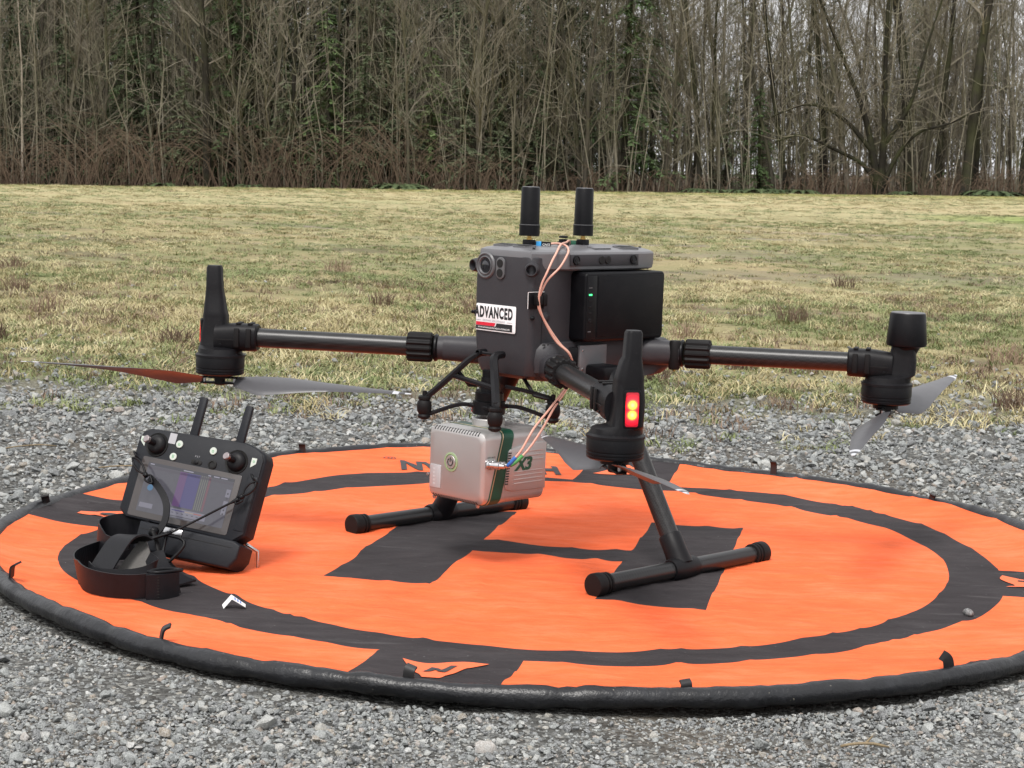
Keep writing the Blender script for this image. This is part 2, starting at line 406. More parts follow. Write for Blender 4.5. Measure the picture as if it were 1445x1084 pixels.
for k in range(10):
    bm = bmesh.new(); bmesh.ops.create_icosphere(bm, subdivisions=2, radius=.5); o_ = Vector((k * 7.3, 1.1 * k, 2))
    sx, sy, sz = rg.uniform(.8, 1.25), rg.uniform(.7, 1.0), rg.uniform(.45, .8)
    cuts = [(Vector((rg.uniform(-1, 1), rg.uniform(-1, 1), rg.uniform(-1, 1))).normalized(), rg.uniform(.20, .38)) for _ in range(11)]
    for v in bm.verts:
        p = v.co.copy(); p *= 1 + .35 * mn.noise(p * 1.6 + o_)
        for d, h in cuts:
            e = p.dot(d) - h
            if e > 0: p -= d * e
        v.co = Vector((p.x * sx, p.y * sy, p.z * sz))
    mb = MB(); mb.bm(bm); stones.append(src(mb, 'stone_shape', m_stone, 22))

nr = np.random.default_rng(7)
pts = []; scl = []; rot = []; idx = []
def drop(n, x0, x1, y0, y1, med, sig, zoff=.0, cond=None):
    xs = nr.uniform(x0, x1, n); ys = nr.uniform(y0, y1, n); ss = med * np.exp(sig * nr.standard_normal(n))
    for x, y, s in zip(xs, ys, ss):
        x = float(x); y = float(y); s = min(float(s), .045)
        if on_pad(x, y, .02 if s < .012 else .02 + s * .6): continue
        if cond and not cond(x, y): continue
        z = gz(x, y) + s * nr.uniform(-.05, .28) + zoff
        pts.append((x, y, z)); scl.append((s, s, s * nr.uniform(.8, 1.1))); rot.append((nr.uniform(-.5, .5), nr.uniform(-.5, .5), nr.uniform(0, 6.28))); idx.append(int(nr.integers(0, 10)))
clump = lambda x, y: mn.noise(Vector((x * 2.3, y * 2.3, 1))) > nr.uniform(-.55, .25)
drop(150000, -1.15, 1.15, 1.38, 2.35, .0042, .32)
drop(52000, -1.3, 1.3, 1.36, 2.5, .0068, .36, .0006, clump)
drop(5200, -1.4, 1.4, 1.34, 2.8, .0112, .32, .0006, clump)
drop(34000, -2.1, 2.1, 2.5, 4.1, .0078, .40)
drop(15000, -2.3, 2.3, 2.7, 4.0, .0122, .36)
drop(650, -2.3, 2.3, 2.9, 4.4, .021, .25)
fade = lambda x, y: nr.uniform() < (5.6 - y) / 1.9 * (.9 + .9 * mn.noise(Vector((x * 1.7, y * 1.7, 5))))
drop(11000, -2.8, 2.8, 3.85, 5.5, .0118, .35, .002, fade)
fade2 = lambda x, y: nr.uniform() < (10 - y) / 6 * .5
drop(1500, -4, 4, 4.4, 9.5, .015, .35, .002, fade2)
scatter('gravel', pts, scl, rot, idx, stones)
n_gravel = len(pts)

# grass tufts
def leafmat(name, cols, rough=.6, trans=.0):
    m, t, b = newmat(name); oi = N(t, 'ShaderNodeObjectInfo').outputs['Random']
    P = N(t, 'ShaderNodeNewGeometry').outputs['Position']
    f = math_n(t, 'ADD', math_n(t, 'MULTIPLY', oi, .6), math_n(t, 'MULTIPLY', noise(t, P, 60, 2), .4), True)
    n = len(cols); t.links.new(ramp(t, f, [(k / (n - 1) * .7 + .15, c) for k, c in enumerate(cols)]), b.inputs['Base Color'])
    b.inputs['Roughness'].default_value = rough; b.inputs['Specular IOR Level'].default_value = .25; return m
m_gg = leafmat('green grass blade', [(.095, .125, .045), (.17, .20, .075), (.28, .30, .14)])
m_gs = leafmat('straw grass blade', [(.24, .19, .095), (.39, .335, .175), (.54, .485, .29)])
m_gb = leafmat('dead brown stalk', [(.085, .055, .038), (.165, .11, .075), (.28, .20, .14)])
def tuft(seed, n, hgt, lean, wid, rad):
    r = random.Random(seed); mb = MB()
    for _ in range(n):
        a = r.uniform(0, 6.28); rr = rad * math.sqrt(r.random()); p = Vector((math.cos(a) * rr, math.sin(a) * rr, 0)); b = r.uniform(0, 6.28); h = hgt * r.uniform(.4, 1); ln = lean * r.uniform(.3, 1.3)
        d = Vector((math.cos(b), math.sin(b), 0)); s = Vector((-d.y, d.x, 0)) * wid * r.uniform(.6, 1.2)
        q = p + d * ln * h * .35 + Vector((0, 0, h * .6)); e = p + d * ln * h + Vector((0, 0, h * r.uniform(.75, 1)))
        mb.add([p - s, p + s, q + s * .8, q - s * .8, e], [(0, 1, 2, 3), (3, 2, 4)])
    return mb
gr = [src(tuft(s, 22, .030, 1.2, .0012, .034), 'brown_tuft', m_gb) for s in (6, 7)] + [src(tuft(s, 30, .021, 1.7, .0011, .032), 'green_tuft', m_gg) for s in (1, 2)] + [src(tuft(s, 30, .022, 2.2, .0012, .036), 'straw_tuft', m_gs) for s in (3, 4, 5)]
pts, scl, rot, idx = [], [], [], []
def sow(n, xf, y0, y1, s0, pw=1.0, zsc=1.0):
    for _ in range(n):
        y = y0 + (y1 - y0) * nr.uniform() ** pw; hw = xf(y); x = nr.uniform(-hw, hw)
        if on_pad(x, y, .06): continue
        edge = 3.50 + .45 * mn.noise(Vector((x * 1.2, y * .6, 4)))
        if y < edge + 1.3 and nr.uniform() > max(0.0, (y - edge) / 1.3) ** 1.3 * (1 + 1.6 * mn.noise(Vector((x * 3.1, y * 3.1, 6)))): continue
        g = mn.noise(Vector((x * .6, y * .38, 2))) + .6 * mn.noise(Vector((x * 2.7, y * 2, 7)))
        mud_ = mn.noise(Vector((x * .55, y * .8, 12))) + .5 * mn.noise(Vector((x * 2.2, y * 2.2, 8)))
        if mud_ > .14 and y < 24 and nr.uniform() < .72: continue
        green = nr.uniform() < .58 + .75 * g or (abs(x - 8.8) < 3 and abs(y - 28) < 4)
        s = s0(y) * nr.uniform(.6, 1.35)
        pts.append((x, y, gz(x, y) - .002)); scl.append((s, s, s * zsc)); rot.append((nr.uniform(-.2, .2), nr.uniform(-.2, .2), nr.uniform(0, 6.28)))
        brown = nr.uniform() < (.05 + .55 * max(0.0, mn.noise(Vector((x * 1.9, y * 1.4, 31)))) + (.10 if mud_ > .05 else 0)) * min(1.0, max(.12, (15 - y) / 8))
        idx.append(int(nr.integers(0, 2)) if brown else (int(nr.integers(2, 4)) if green else int(nr.integers(4, 7))))
# the collection sorts its children by name: green_tuft*, then straw_tuft*
sow(34000, lambda y: .45 * y + .8, 3.45, 9.0, lambda y: .95, 1.1)
sow(30000, lambda y: .42 * y + 1.2, 8.0, 24, lambda y: .85 + y * .04, 1.2, .6)
sow(22000, lambda y: .40 * y + 3, 20, 59, lambda y: 1.1 + y * .05, 1.1, .26)
scatter('field_grass', pts, scl, rot, idx, gr)

# clumps of dead weed stalks one can tell apart
def weed(seed, h, n, x, y, label):
    r = random.Random(seed); mb = MB()
    for _ in range(n):
        a = r.uniform(0, 6.28); b = r.uniform(0, 6.28); rr = h * .55 * math.sqrt(r.random()); p0 = Vector((math.cos(a) * rr * 1.5, math.sin(a) * rr, 0)); d = Vector((math.cos(b), math.sin(b), 0)) * r.uniform(.1, .8)
        hh = h * r.uniform(.4, 1); tube(mb, [p0, p0 + d * hh * .35 + Vector((0, 0, hh * .6)), p0 + d * hh + Vector((0, 0, hh))], [.0015, .0012, .0006], 3, cap=False)
        if r.random() < .6:
            q = p0 + d * hh * .35 + Vector((0, 0, hh * .6)); e = Vector((math.cos(a), math.sin(a), .9)) * hh * .3; tube(mb, [q, q + e], [.001, .0005], 3, cap=False)
    o = mb.build('weed_clump', m_gb, None, None); o.location = (x, y, gz(x, y)); tag(o, label, 'weed', 'dead weed clumps in the field'); return o
WL = 'clump of dry reddish brown weed stalks in the thin field grass'
WLS = ['above the left rotor blade, near the left edge', 'just left of the left motor', 'just right of the left motor, above the arm tube', 'at the left edge, above the blade tip', 'just left of the white sticker', 'above the middle of the left arm', 'under the inner half of the right arm', 'under the middle of the right arm', 'outside the right rotor, low', 'at the far right, by the gravel', 'at the right edge, level with the right motor', 'just right of the battery, above the arm collar', 'above the middle of the right arm', 'right of the drum antenna, at the edge', 'at the left edge, farthest off', 'farthest off left of the nose', 'farthest off right of the battery', 'below the right arm collar', 'well right of the right rotor', 'at the left edge, second farthest']
for k, (x, y, h) in enumerate([(-1.55, 6.1, .10), (-.95, 5.15, .075), (-.70, 5.3, .07), (-1.45, 5.1, .07), (-.15, 6.6, .09), (-.5, 6.9, .08), (.62, 5.0, .08), (.78, 4.95, .10), (1.35, 4.55, .11), (1.18, 4.3, .08), (1.45, 5.4, .09), (.55, 5.9, .07), (1.0, 6.6, .10), (2.2, 7.6, .09), (-2.3, 8.4, .10), (-.9, 9.3, .10), (1.7, 9.6, .10), (.35, 4.55, .06), (1.62, 4.2, .07), (-1.9, 7.0, .08)]):
    weed(k, h * .78, 40 + (k * 7) % 23, x, y, 'dead brown weed clump ' + WLS[k])

# ------------------------------------------------------------------ the wood
def barkmat(name, cols, sc_=6, moss=0.0):
    m, t, b = newmat(name); P = N(t, 'ShaderNodeNewGeometry').outputs['Position']; oi = N(t, 'ShaderNodeObjectInfo').outputs['Random']
    f = math_n(t, 'ADD', math_n(t, 'MULTIPLY', oi, .45), math_n(t, 'MULTIPLY', noise(t, P, sc_, 5, .65, (1, 1, .35)), .6), True)
    n = len(cols); c = ramp(t, f, [(k / (n - 1) * .6 + .2, q) for k, q in enumerate(cols)])
    if moss: c = mixc(t, math_n(t, 'MULTIPLY', ramp(t, noise(t, P, 1.2, 4), [(.42, (0, 0, 0)), (.6, (1, 1, 1))]), moss), c, (.075, .085, .03))
    t.links.new(c, b.inputs['Base Color']); b.inputs['Roughness'].default_value = .9; b.inputs['Specular IOR Level'].default_value = .15
    bumpn(t, noise(t, P, 18, 5, .7, (1, 1, .3)), .6, .04, b); return m
m_bark = barkmat('grey brown bark', [(.032, .027, .021), (.070, .061, .048), (.15, .132, .106)], 6, .35)
m_bark2 = barkmat('dark mossy bark', [(.012, .0105, .008), (.026, .023, .018), (.052, .047, .037)], 6, .30)
m_twig = barkmat('bare twig', [(.080, .069, .052), (.155, .135, .105), (.27, .24, .19)], 2, .25)
m_sap = barkmat('sapling bark', [(.055, .048, .036), (.12, .107, .082), (.24, .215, .17)], 2, .4)
m_pale = barkmat('pale bark', [(.20, .17, .14), (.30, .26, .21), (.38, .33, .28)], 6)
m_brush = barkmat('reddish brush', [(.055, .040, .028), (.12, .085, .060), (.14, .122, .080), (.24, .19, .145)], 1.2)
m_fir = leafmat('dark fir needles', [(.022, .040, .016), (.045, .075, .028), (.08, .12, .048)], .7)
m_firl = leafmat('light green needles', [(.052, .086, .032), (.10, .15, .055), (.16, .215, .09)], .7)
m_firb = leafmat('grey green needles', [(.048, .068, .034), (.09, .115, .058), (.145, .172, .10)], .75)
m_fern = leafmat('fern frond', [(.028, .042, .020), (.052, .076, .032), (.09, .12, .055)], .6)

def bare_tree(seed, H=12., r0=.10, limbs=26, low=.12, spread=1.0, wob=.12, twigs=5, up=.8):
    """trunk mesh and crown mesh of a leafless tree"""
    r = random.Random(seed); tr = MB(); cr = MB()
    pth = [Vector((0, 0, -.2))]; d = Vector((r.uniform(-.05, .05), r.uniform(-.05, .05), 1))
    n = 12
    for k in range(n):
        d = (d + Vector((r.uniform(-wob, wob), r.uniform(-wob, wob), 0)) * .6); d.z = 1; pth.append(pth[-1] + d.normalized() * (H + .2) / n)
    pp = catmull(pth, 2); m = len(pp); rad = [max(.012, r0 * (1 - .86 * i / (m - 1)) * (1.25 if i == 0 else 1)) for i in range(m)]
    tube(tr, pp, rad, 7, cap=False)
    def branch(p, dr, ln, rb, depth):
        pts_ = [p]; dd = dr.copy(); seg = 5 if depth == 0 else 3
        for _ in range(seg):
            dd = (dd + Vector((r.uniform(-.3, .3), r.uniform(-.3, .3), r.uniform(-.08, .30)))).normalized(); pts_.append(pts_[-1] + dd * ln / seg)
        tube(cr, pts_, [max(.0045, rb * (1 - .85 * i / seg)) for i in range(seg + 1)], 3, cap=False)
        if depth < 2:
            for _ in range(twigs if depth == 0 else max(1, twigs // 2)):
                i = r.randint(1, seg - 1); a = r.uniform(0, 6.28)
                e = (pts_[i + 1] - pts_[i]).normalized() + Vector((math.cos(a), math.sin(a), r.uniform(-.1, .7))) * .8
                branch(pts_[i], e.normalized(), ln * r.uniform(.35, .6), rb * .45, depth + 1)
    for k in range(limbs):
        u = low + (1 - low) * (k + r.random()) / limbs; i = min(m - 2, int(u * (m - 1))); a = r.uniform(0, 6.28)
        branch(pp[i], Vector((math.cos(a) * spread, math.sin(a) * spread, up * r.uniform(.5, 1.6))).normalized(), H * r.uniform(.13, .25) * (1.1 - .5 * u), rad[i] * .24 + .005, 0)
    return tr, cr

def conifer(seed, H=11., base=.03, wid=.22, dens=60, card=.16):
    r = random.Random(seed); tr = MB(); cr = MB(); tube(tr, [(0, 0, -.2), (0, 0, H * .5), (0, 0, H)], [.13, .07, .015], 7, cap=False)
    for k in range(dens):
        u = base + (1 - base) * (k + r.random()) / dens; z = H * u; ln = H * wid * (1 - u) ** .8 * r.uniform(.6, 1.1) + .15
        a = r.uniform(0, 6.28); d = Vector((math.cos(a), math.sin(a), 0)); s = Vector((-d.y, d.x, 0))
        tip = Vector((0, 0, z)) + d * ln + Vector((0, 0, -ln * r.uniform(.1, .45))); tube(cr, [(0, 0, z), (Vector((0, 0, z)) + d * ln * .5 + Vector((0, 0, .02 * ln))), tip], [.02, .012, .004], 3, cap=False)
        q = int(ln / card * 6) + 5
        for j in range(q):
            w_ = (j + r.random()) / q; c = Vector((0, 0, z)).lerp(tip, w_) + Vector((0, 0, .08 * ln * math.sin(w_ * PI))); side = r.choice((-1, 1))
            e = (s * side * r.uniform(.4, 1) + d * r.uniform(.3, 1) + Vector((0, 0, r.uniform(-.7, .15)))).normalized() * card * r.uniform(.7, 1.7) * (1.1 - .5 * w_)
            n_ = e.cross(Vector((r.uniform(-.5, .5), r.uniform(-.5, .5), 1))).normalized() * card * .16
            cr.add([c - n_ * .6, c + e * .5 + n_, c + e, c + e * .5 - n_], [(0, 1, 2, 3)])
    return tr, cr

def tree_thing(name, trm, crm, mt, mc, label, cat, group=None, ctype='crown'):
    t = empty(name, label=label, cat=cat, group=group)
    a = trm.build('trunk', mt, t, True); b = crm.build(ctype, mc, t, None); return t
def copy_tree(o, loc, rz, s, lean=(0, 0), label=None):
    c = o.copy(); C.objects.link(c)
    c.location = loc; c.scale = (s, s, s)
    c.rotation_euler = (lean[0], lean[1], rz)
    if label: c['label'] = label
    for ch in o.children:
        d = ch.copy(); C.objects.link(d); d.parent = c
    return c
def place(t, x, y, rz=0, s=1, lean=(0, 0)):
    t.location = (x, y, gz(x, y)); t.rotation_mode = 'XYZ'; t.scale = (s, s, s); t.rotation_euler = (lean[0], lean[1], rz)

GB = "slender bare trees along the edge of the wood"
LB = 'slender leafless tree with grey brown trunk and fine twigs at the edge of the wood'
rt = random.Random(21)
protos = [tree_thing('bare_tree', *bare_tree(100 + k, H=rt.uniform(10, 13), r0=rt.uniform(.05, .095), limbs=rt.randint(34, 46), low=.06, wob=rt.uniform(.06, .2), twigs=6), m_bark, m_twig, LB, 'tree', GB) for k in range(9)]
def LEAN(): return (rt.uniform(-.04, .04), -.045 + rt.gauss(0, .035))
# positions across the front of the wood; fewer in the gap on the right where the sky shows
slots = []
for k in range(118):
    x = -23 + 46 * (k + rt.uniform(.1, .9)) / 118; y = 60.6 + rt.random() ** 1.3 * 9.0; slots.append((x, y))
for k, (x, y) in enumerate(slots):
    if k < len(protos): place(protos[k], x, y, 0, 1, LEAN())
    else: copy_tree(protos[k % len(protos)], (x, y, gz(x, y)), rt.uniform(-.6, .6) * 0 + rt.uniform(0, 6.28) , rt.uniform(.75, 1.2), (0, 0))
for o in [o for o in C.objects if o.name.startswith('bare_tree')]:
    # lean in the picture's left-right sense whatever the turn
    rz = o.rotation_euler.z; l = LEAN(); o.rotation_euler = (Matrix.Rotation(l[1], 3, 'Y') @ Matrix.Rotation(l[0], 3, 'X') @ Matrix.Rotation(rz, 3, 'Z')).to_euler()

# trees that can be told apart
def special(px, y, H, r0, label, lean=-.03, seed=1, mat=None, limbs=22, low=.2, wob=.08, name='bare_tree', spread=1.0, group=None, tw=5):
    t = tree_thing(name, *bare_tree(seed, H=H, r0=r0, limbs=limbs, low=low, wob=wob, spread=spread, twigs=tw), mat or m_bark2, m_twig, label, 'tree', group)
    x = (px - 722) / 2600 * y; place(t, x, y, 0, 1, (0, lean)); return t
special(1268, 61.5, 15, .21, 'thickest straight dark trunk in the wood, right of the multi stemmed mossy tree', -.035, 301, low=.35)
special(1347, 61.0, 14, .20, 'thick dark trunk leaning to the right at the wood edge, nearest the right side', .01, 302, low=.4, wob=.05)
special(1362, 61.6, 14, .12, 'slim dark trunk rising beside the thick leaning trunk near the right side', .05, 303, low=.4, wob=.05)
special(1148, 62.2, 14, .14, 'dark upright trunk between the light green fir and the multi stemmed tree', -.04, 304, low=.3)
special(1097, 61.2, 13, .10, 'dark thin trunk leaning left, just right of the light green fir', -.14, 305, low=.3)
special(1080, 61.0, 13, .07, 'mossy tree standing close beside the left leaning trunk, curved stem', -.07, 306, m_bark2, wob=.2)
special(284, 60.8, 14, .15, 'tall straight dark trunk in the left part of the wood with a low arching branch', -.04, 307, low=.3, limbs=26)
special(305, 61.3, 12, .09, 'thin dark trunk just right of the tall straight trunk in the left part', .05, 308)
special(140, 61.6, 12, .08, 'dark trunk left of the pale stem copse at far left of the wood', -.03, 309)
special(26, 61.0, 8, .05, 'pale barked thin stem at the far left end of the wood', .0, 310, m_pale)
special(1426, 61.2, 13, .11, 'dark trunk at the right end of the wood', .0, 311, low=.4)
special(1310, 61.8, 13, .12, 'mossy trunk between the thickest trunk and the leaning one', -.02, 312, low=.3)
special(400, 61.0, 12, .10, 'slanting dark trunk left of the light green fir patch in the left part', .05, 313)
special(686, 61.3, 13, .085, 'dark thin trunk in the middle of the wood beside the evergreen undergrowth', .0, 314)
special(808, 61.3, 13, .085, 'dark thin trunk above the left antenna in the middle of the wood', -.02, 315)
special(978, 61.2, 13, .09, 'pair member of dark trunks right of centre where the sky starts to show', -.01, 316)
special(990, 61.5, 13, .07, 'thinner dark stem close to the right of a like trunk right of centre', .01, 317)
# the mossy multi-stemmed tree: five stems from one foot
def mossy():
    t = empty('mossy_tree', label='low spreading mossy tree with several arching stems from one foot at the wood edge', cat='tree')
    r = random.Random(5); mb = MB(); cr = MB()
    stems = [[(0, 0, -.2), (-.25, 0, 1.3), (-.55, .1, 2.6), (-1.2, .1, 4.2), (-2.2, 0, 6.5)], [(0, 0, -.2), (.1, 0, 2.0), (.1, .1, 4.5), (.2, 0, 9)], [(0, 0, -.1), (-.5, 0, .9), (-1.6, 0, 1.5), (-2.6, -.1, 1.9), (-3.4, 0, 1.7)],
             [(0, 0, 0), (.5, 0, 1.2), (1.2, 0, 2.0), (2.2, .1, 2.3), (3.2, .1, 2.8)], [(-.2, 0, 1.3), (-1.2, 0, 2.4), (-2.4, 0, 2.9), (-3.8, .1, 2.4)], [(.05, 0, 1.5), (.9, 0, 2.9), (1.3, 0, 4.4), (2.0, 0, 6.8)]]
    for k, s_ in enumerate(stems):
        p = catmull(s_, 5); m = len(p); r0 = .14 if k < 2 else .085; tube(mb, p, [r0 * (1 - .75 * i / m) for i in range(m)], 7, cap=False)
        for _ in range(26):
            i = r.randint(m // 4, m - 2); d = Vector((r.uniform(-1, 1), r.uniform(-1, 1), r.uniform(-.2, 1))).normalized(); q = [p[i]]
            for _ in range(4): d = (d + Vector((r.uniform(-.4, .4), r.uniform(-.4, .4), r.uniform(-.2, .3)))).normalized(); q.append(q[-1] + d * r.uniform(.2, .45))
            tube(cr, q, [.02, .015, .012, .009, .006], 3, cap=False)
    mb.build('trunk', m_bark2, t, True); cr.build('crown', m_twig, t, None); x = (1228 - 722) / 2600 * 60.4; place(t, x, 60.4, 0, 1, (0, -.03))
mossy()
# evergreens
fl = [tree_thing('fir_tree', *conifer(500 + k, H=rt.uniform(5.5, 7.5), wid=.26, dens=75, card=.20), m_bark2, m_firl if k < 3 else m_firb, lab, 'fir tree', None, 'crown') for k, lab in enumerate(['light green young fir just left of the leaning dark trunk on the right', 'light green fir in the left part of the wood, behind bare twigs', 'light green fir left of centre beside the evergreen patch', 'grey green fir behind the fern clump left of centre', 'grey green fir straight above the left rod antenna, behind bare trunks', 'low grey green fir in the left quarter of the wood', 'grey green fir at the far left behind pale twigs'])]
for t, (px, y, s) in zip(fl, ((1058, 61.4, .62), (455, 61.6, 1.0), (600, 61.8, .8), (535, 62.0, .95), (700, 62.2, .9), (330, 62.3, .85), (90, 62.6, .9))): place(t, (px - 722) / 2600 * y, y, 0, s, (0, -.03))
for px, y, s in ((395, 61.2, .62), (440, 60.9, .5), (500, 61.0, .72), (560, 61.3, .66), (640, 61.2, .7), (690, 61.0, .5), (745, 61.6, .7), (250, 61.4, .6), (170, 61.8, .7), (1010, 61.8, .55)):
    xq = (px - 722) / 2600 * y; c_ = copy_tree(fl[3], (xq, y, gz(xq, y)), rt.uniform(0, 6), s, (0, -.02), 'young grey green fir standing among the front stems of the wood'); c_['group'] = 'young firs among the front stems'
GF = 'dark evergreens behind the bare trees'; LF = 'dark green conifer standing back in the wood behind the bare trees'
fd = [tree_thing('conifer', *conifer(600 + k, H=13, wid=.17, dens=95, card=.26), m_bark2, (m_fir, m_firb, m_fir, m_firb)[k], LF, 'conifer', GF) for k in range(4)]
fs = []
for k in range(104):
    x = -30 + 62 * (k + rt.random()) / 104; y = rt.uniform(65, 78)
    if x > 5.5 and rt.random() < .80: continue
    if x < 4.5 and rt.random() < .55: y = rt.uniform(61.6, 65)
    fs.append((x, y))
for k, (x, y) in enumerate(fs):
    if k < 4: place(fd[k], x, y, 0, rt.uniform(.7, 1.05), (0, -.03))
    else:
        copy_tree(fd[k % 4], (x, y, gz(x, y)), rt.uniform(0, 6.28), rt.uniform(.6, 1.1))
# far wood: one mass of trees further in
fo = [src(conifer(700 + k, H=15, wid=.16, dens=80, card=.34)[1], 'far_fir_shape', (m_firb, m_fir)[k % 2]) for k in range(2)]
def both(seed):
    a, b_ = bare_tree(seed, H=15, r0=.11, limbs=36, low=.1, twigs=6); a.add(b_.v, b_.f); return a
fo += [src(both(800 + k), 'far_tree_shape', m_twig if k % 2 else m_bark) for k in range(4)]
pts, scl, rot, idx = [], [], [], []
for k in range(620):
    y = 76 + 75 * rt.random() ** 1.1; hw = y * .42 + 4; x = rt.uniform(-hw, hw); u = x / y
    dens = 1.0 if u < .02 else (.52 if u < .10 else .34)
    if rt.random() > dens: continue
    fir = rt.random() < (.62 if u < -.02 else (.40 if u < .08 else .10))
    s = rt.uniform(.8, 1.25); pts.append((x, y, gz(x, y))); scl.append((s, s, s)); rot.append((0, rt.gauss(-.02, .03), rt.uniform(0, 6.28))); idx.append(rt.randint(0, 1) if fir else rt.randint(2, 5))
scatter('far_wood', pts, scl, rot, idx, fo)
# thicket of saplings and brush at the foot of the wood
def thicket():
    r = random.Random(77); mb = MB()
    for k in range(2100):
        x = r.uniform(-25, 25); y = 60.4 + 9 * r.random(); z = gz(x, y); h = r.uniform(2.5, 8.5); a = r.gauss(-.04, .09); b_ = r.gauss(0, .08); c = r.gauss(0, .12)
        p = [Vector((x, y, z - .1)), Vector((x + a * h * .3 + c * .6, y, z + h * .35)), Vector((x + a * h * .7 - c * .5, y + b_ * h, z + h * .7)), Vector((x + a * h, y + b_ * h, z + h))]
        r0 = r.uniform(.010, .026); tube(mb, p, [r0, r0 * .85, r0 * .6, .006], 3, cap=False)
        for _ in range(r.randint(2, 6)):
            u = r.uniform(.15, .95); i = min(2, int(u * 3)); q = p[i].lerp(p[i + 1], u * 3 - i); d = Vector((r.uniform(-1, 1), r.uniform(-.6, .6), r.uniform(.0, 1.2))).normalized(); l_ = r.uniform(.3, 1.2)
            q2 = q + d * l_ * .5; q3 = q2 + (d + Vector((r.uniform(-.5, .5), 0, r.uniform(-.5, .5)))).normalized() * l_ * .5
            tube(mb, [q, q2, q3], [.010, .008, .005], 3, cap=False)
    o = mb.build('sapling_thicket', m_sap, None, None); tag(o, kind='stuff')
    mb = MB()
    for k in range(8000):
        x = r.uniform(-25, 25); y = 59.9 + 4.5 * r.random() ** 1.4; z = gz(x, y); dens = .45 + 1.1 * mn.noise(Vector((x * .35, 0, 2))) + .5 * mn.noise(Vector((x * 1.4, y, 8))) + (.25 if x < 0 else -.12)
        if r.random() > dens + .22: continue
        h = .8 * r.uniform(.15, 2.0) ** 1.2 * (.5 + .7 * dens) * (1.1 if x < -3 else .6); b_ = r.uniform(-1.2, 1.2); q = [Vector((x, y, z - .05)), Vector((x + b_ * h * .25, y, z + h * .6)), Vector((x + b_ * h * .7, y + r.uniform(-.3, .3), z + h * .95)), Vector((x + b_ * h * 1.2, y, z + h * r.uniform(.5, 1.0)))]
        tube(mb, q, [.011, .009, .007, .005], 3, cap=False)
    o = mb.build('brush', m_brush, None, None); tag(o, kind='stuff')
thicket()
# sword ferns along the foot of the wood
def fern(px, y, s, label, seed):
    r = random.Random(seed); mb = MB()
    for k in range(26):
        a = r.uniform(0, 6.28); d = Vector((math.cos(a), math.sin(a), 0)); s_ = Vector((-d.y, d.x, 0)); ln = r.uniform(.7, 1.1); P_ = [d * ln * u + Vector((0, 0, ln * (.75 * u - .85 * u * u))) for u in np.linspace(0, 1, 9)]
        for i in range(8):
            wd = .13 * math.sin(PI * (i + .8) / 9)
            for sd in (-1, 1): mb.add([P_[i], P_[i + 1], P_[i] + s_ * sd * wd + d * .05 + Vector((0, 0, -.02))], [(0, 1, 2)])
    o = mb.build('fern', m_fern, None, None); x = (px - 722) / 2600 * y; o.location = (x, y, gz(x, y)); o.scale = (s, s, s); tag(o, label, 'fern', 'ferns at the foot of the wood')
FLB = 'green sword fern at the foot of the wood'
FW = ['largest of three left of the antennas', 'left one of three left of the antennas', 'right one of three left of the antennas', 'well right of the rod antennas, first of the row', 'below the light green fir on the right', 'just right of the light green fir', 'left of the mossy tree, near the dark upright trunk', 'biggest one near the right end', 'left of the biggest one near the right end', 'right of the biggest one near the right end', 'in the left quarter, left of the tall dark trunk', 'in the left half, right of the tall dark trunk', 'at the foot of the thickest dark trunk', 'second of the row right of the rod antennas', 'third of the row right of the rod antennas']
for k, (px, y, s) in enumerate([(556, 59.9, 1.15), (538, 60.2, .9), (574, 60.0, .8), (978, 60.0, .8), (1062, 60.0, .9), (1082, 59.9, .8), (1120, 60.1, .8), (1388, 59.6, 1.1), (1372, 59.9, .9), (1405, 59.8, .9), (225, 60.2, .8), (345, 60.3, .7), (1262, 60.2, .7), (1000, 60.2, .7), (1030, 60.0, .7)]):
    fern(px, y, s, 'green fern at the wood edge, ' + FW[k], k)
# ------------------------------------------------------------------ landing pad
PX, PY, PTH = 0.0622, 2.50, -0.2077
_ce, _se = math.cos(PTH), math.sin(PTH)
def en(x, y): dx, dy = x - PX, y - PY; return dx * _ce + dy * _se, -dx * _se + dy * _ce
def en2w(e, n): return PX + e * _ce - n * _se, PY + e * _se + n * _ce
def rho_r(a, rho):
    ri, ro, rb = four(RIN, a), four(ROU, a), four(RIM, a)
    if rho <= 1: return ri * rho
    if rho <= 2: return ri + (ro - ri) * (rho - 1)
    return ro + (rb - ro) * (rho - 2)
def rho_of(x, y):
    a = math.atan2(y - PY, x - PX); r = math.hypot(x - PX, y - PY); ri, ro, rb = four(RIN, a), four(ROU, a), four(RIM, a)
    if r < ri: return r / ri
    if r < ro: return 1 + (r - ri) / (ro - ri)
    return 2 + (r - ro) / (rb - ro)
FOLDS = [(.8, .6, 1.10, .0022), (.6, -.8, -2.15, .0018), (.98, .2, .86, .0018), (.3, .954, 2.05, .0016), (.7, -.714, -1.62, .0020), (-.25, .968, 2.62, .0016)]
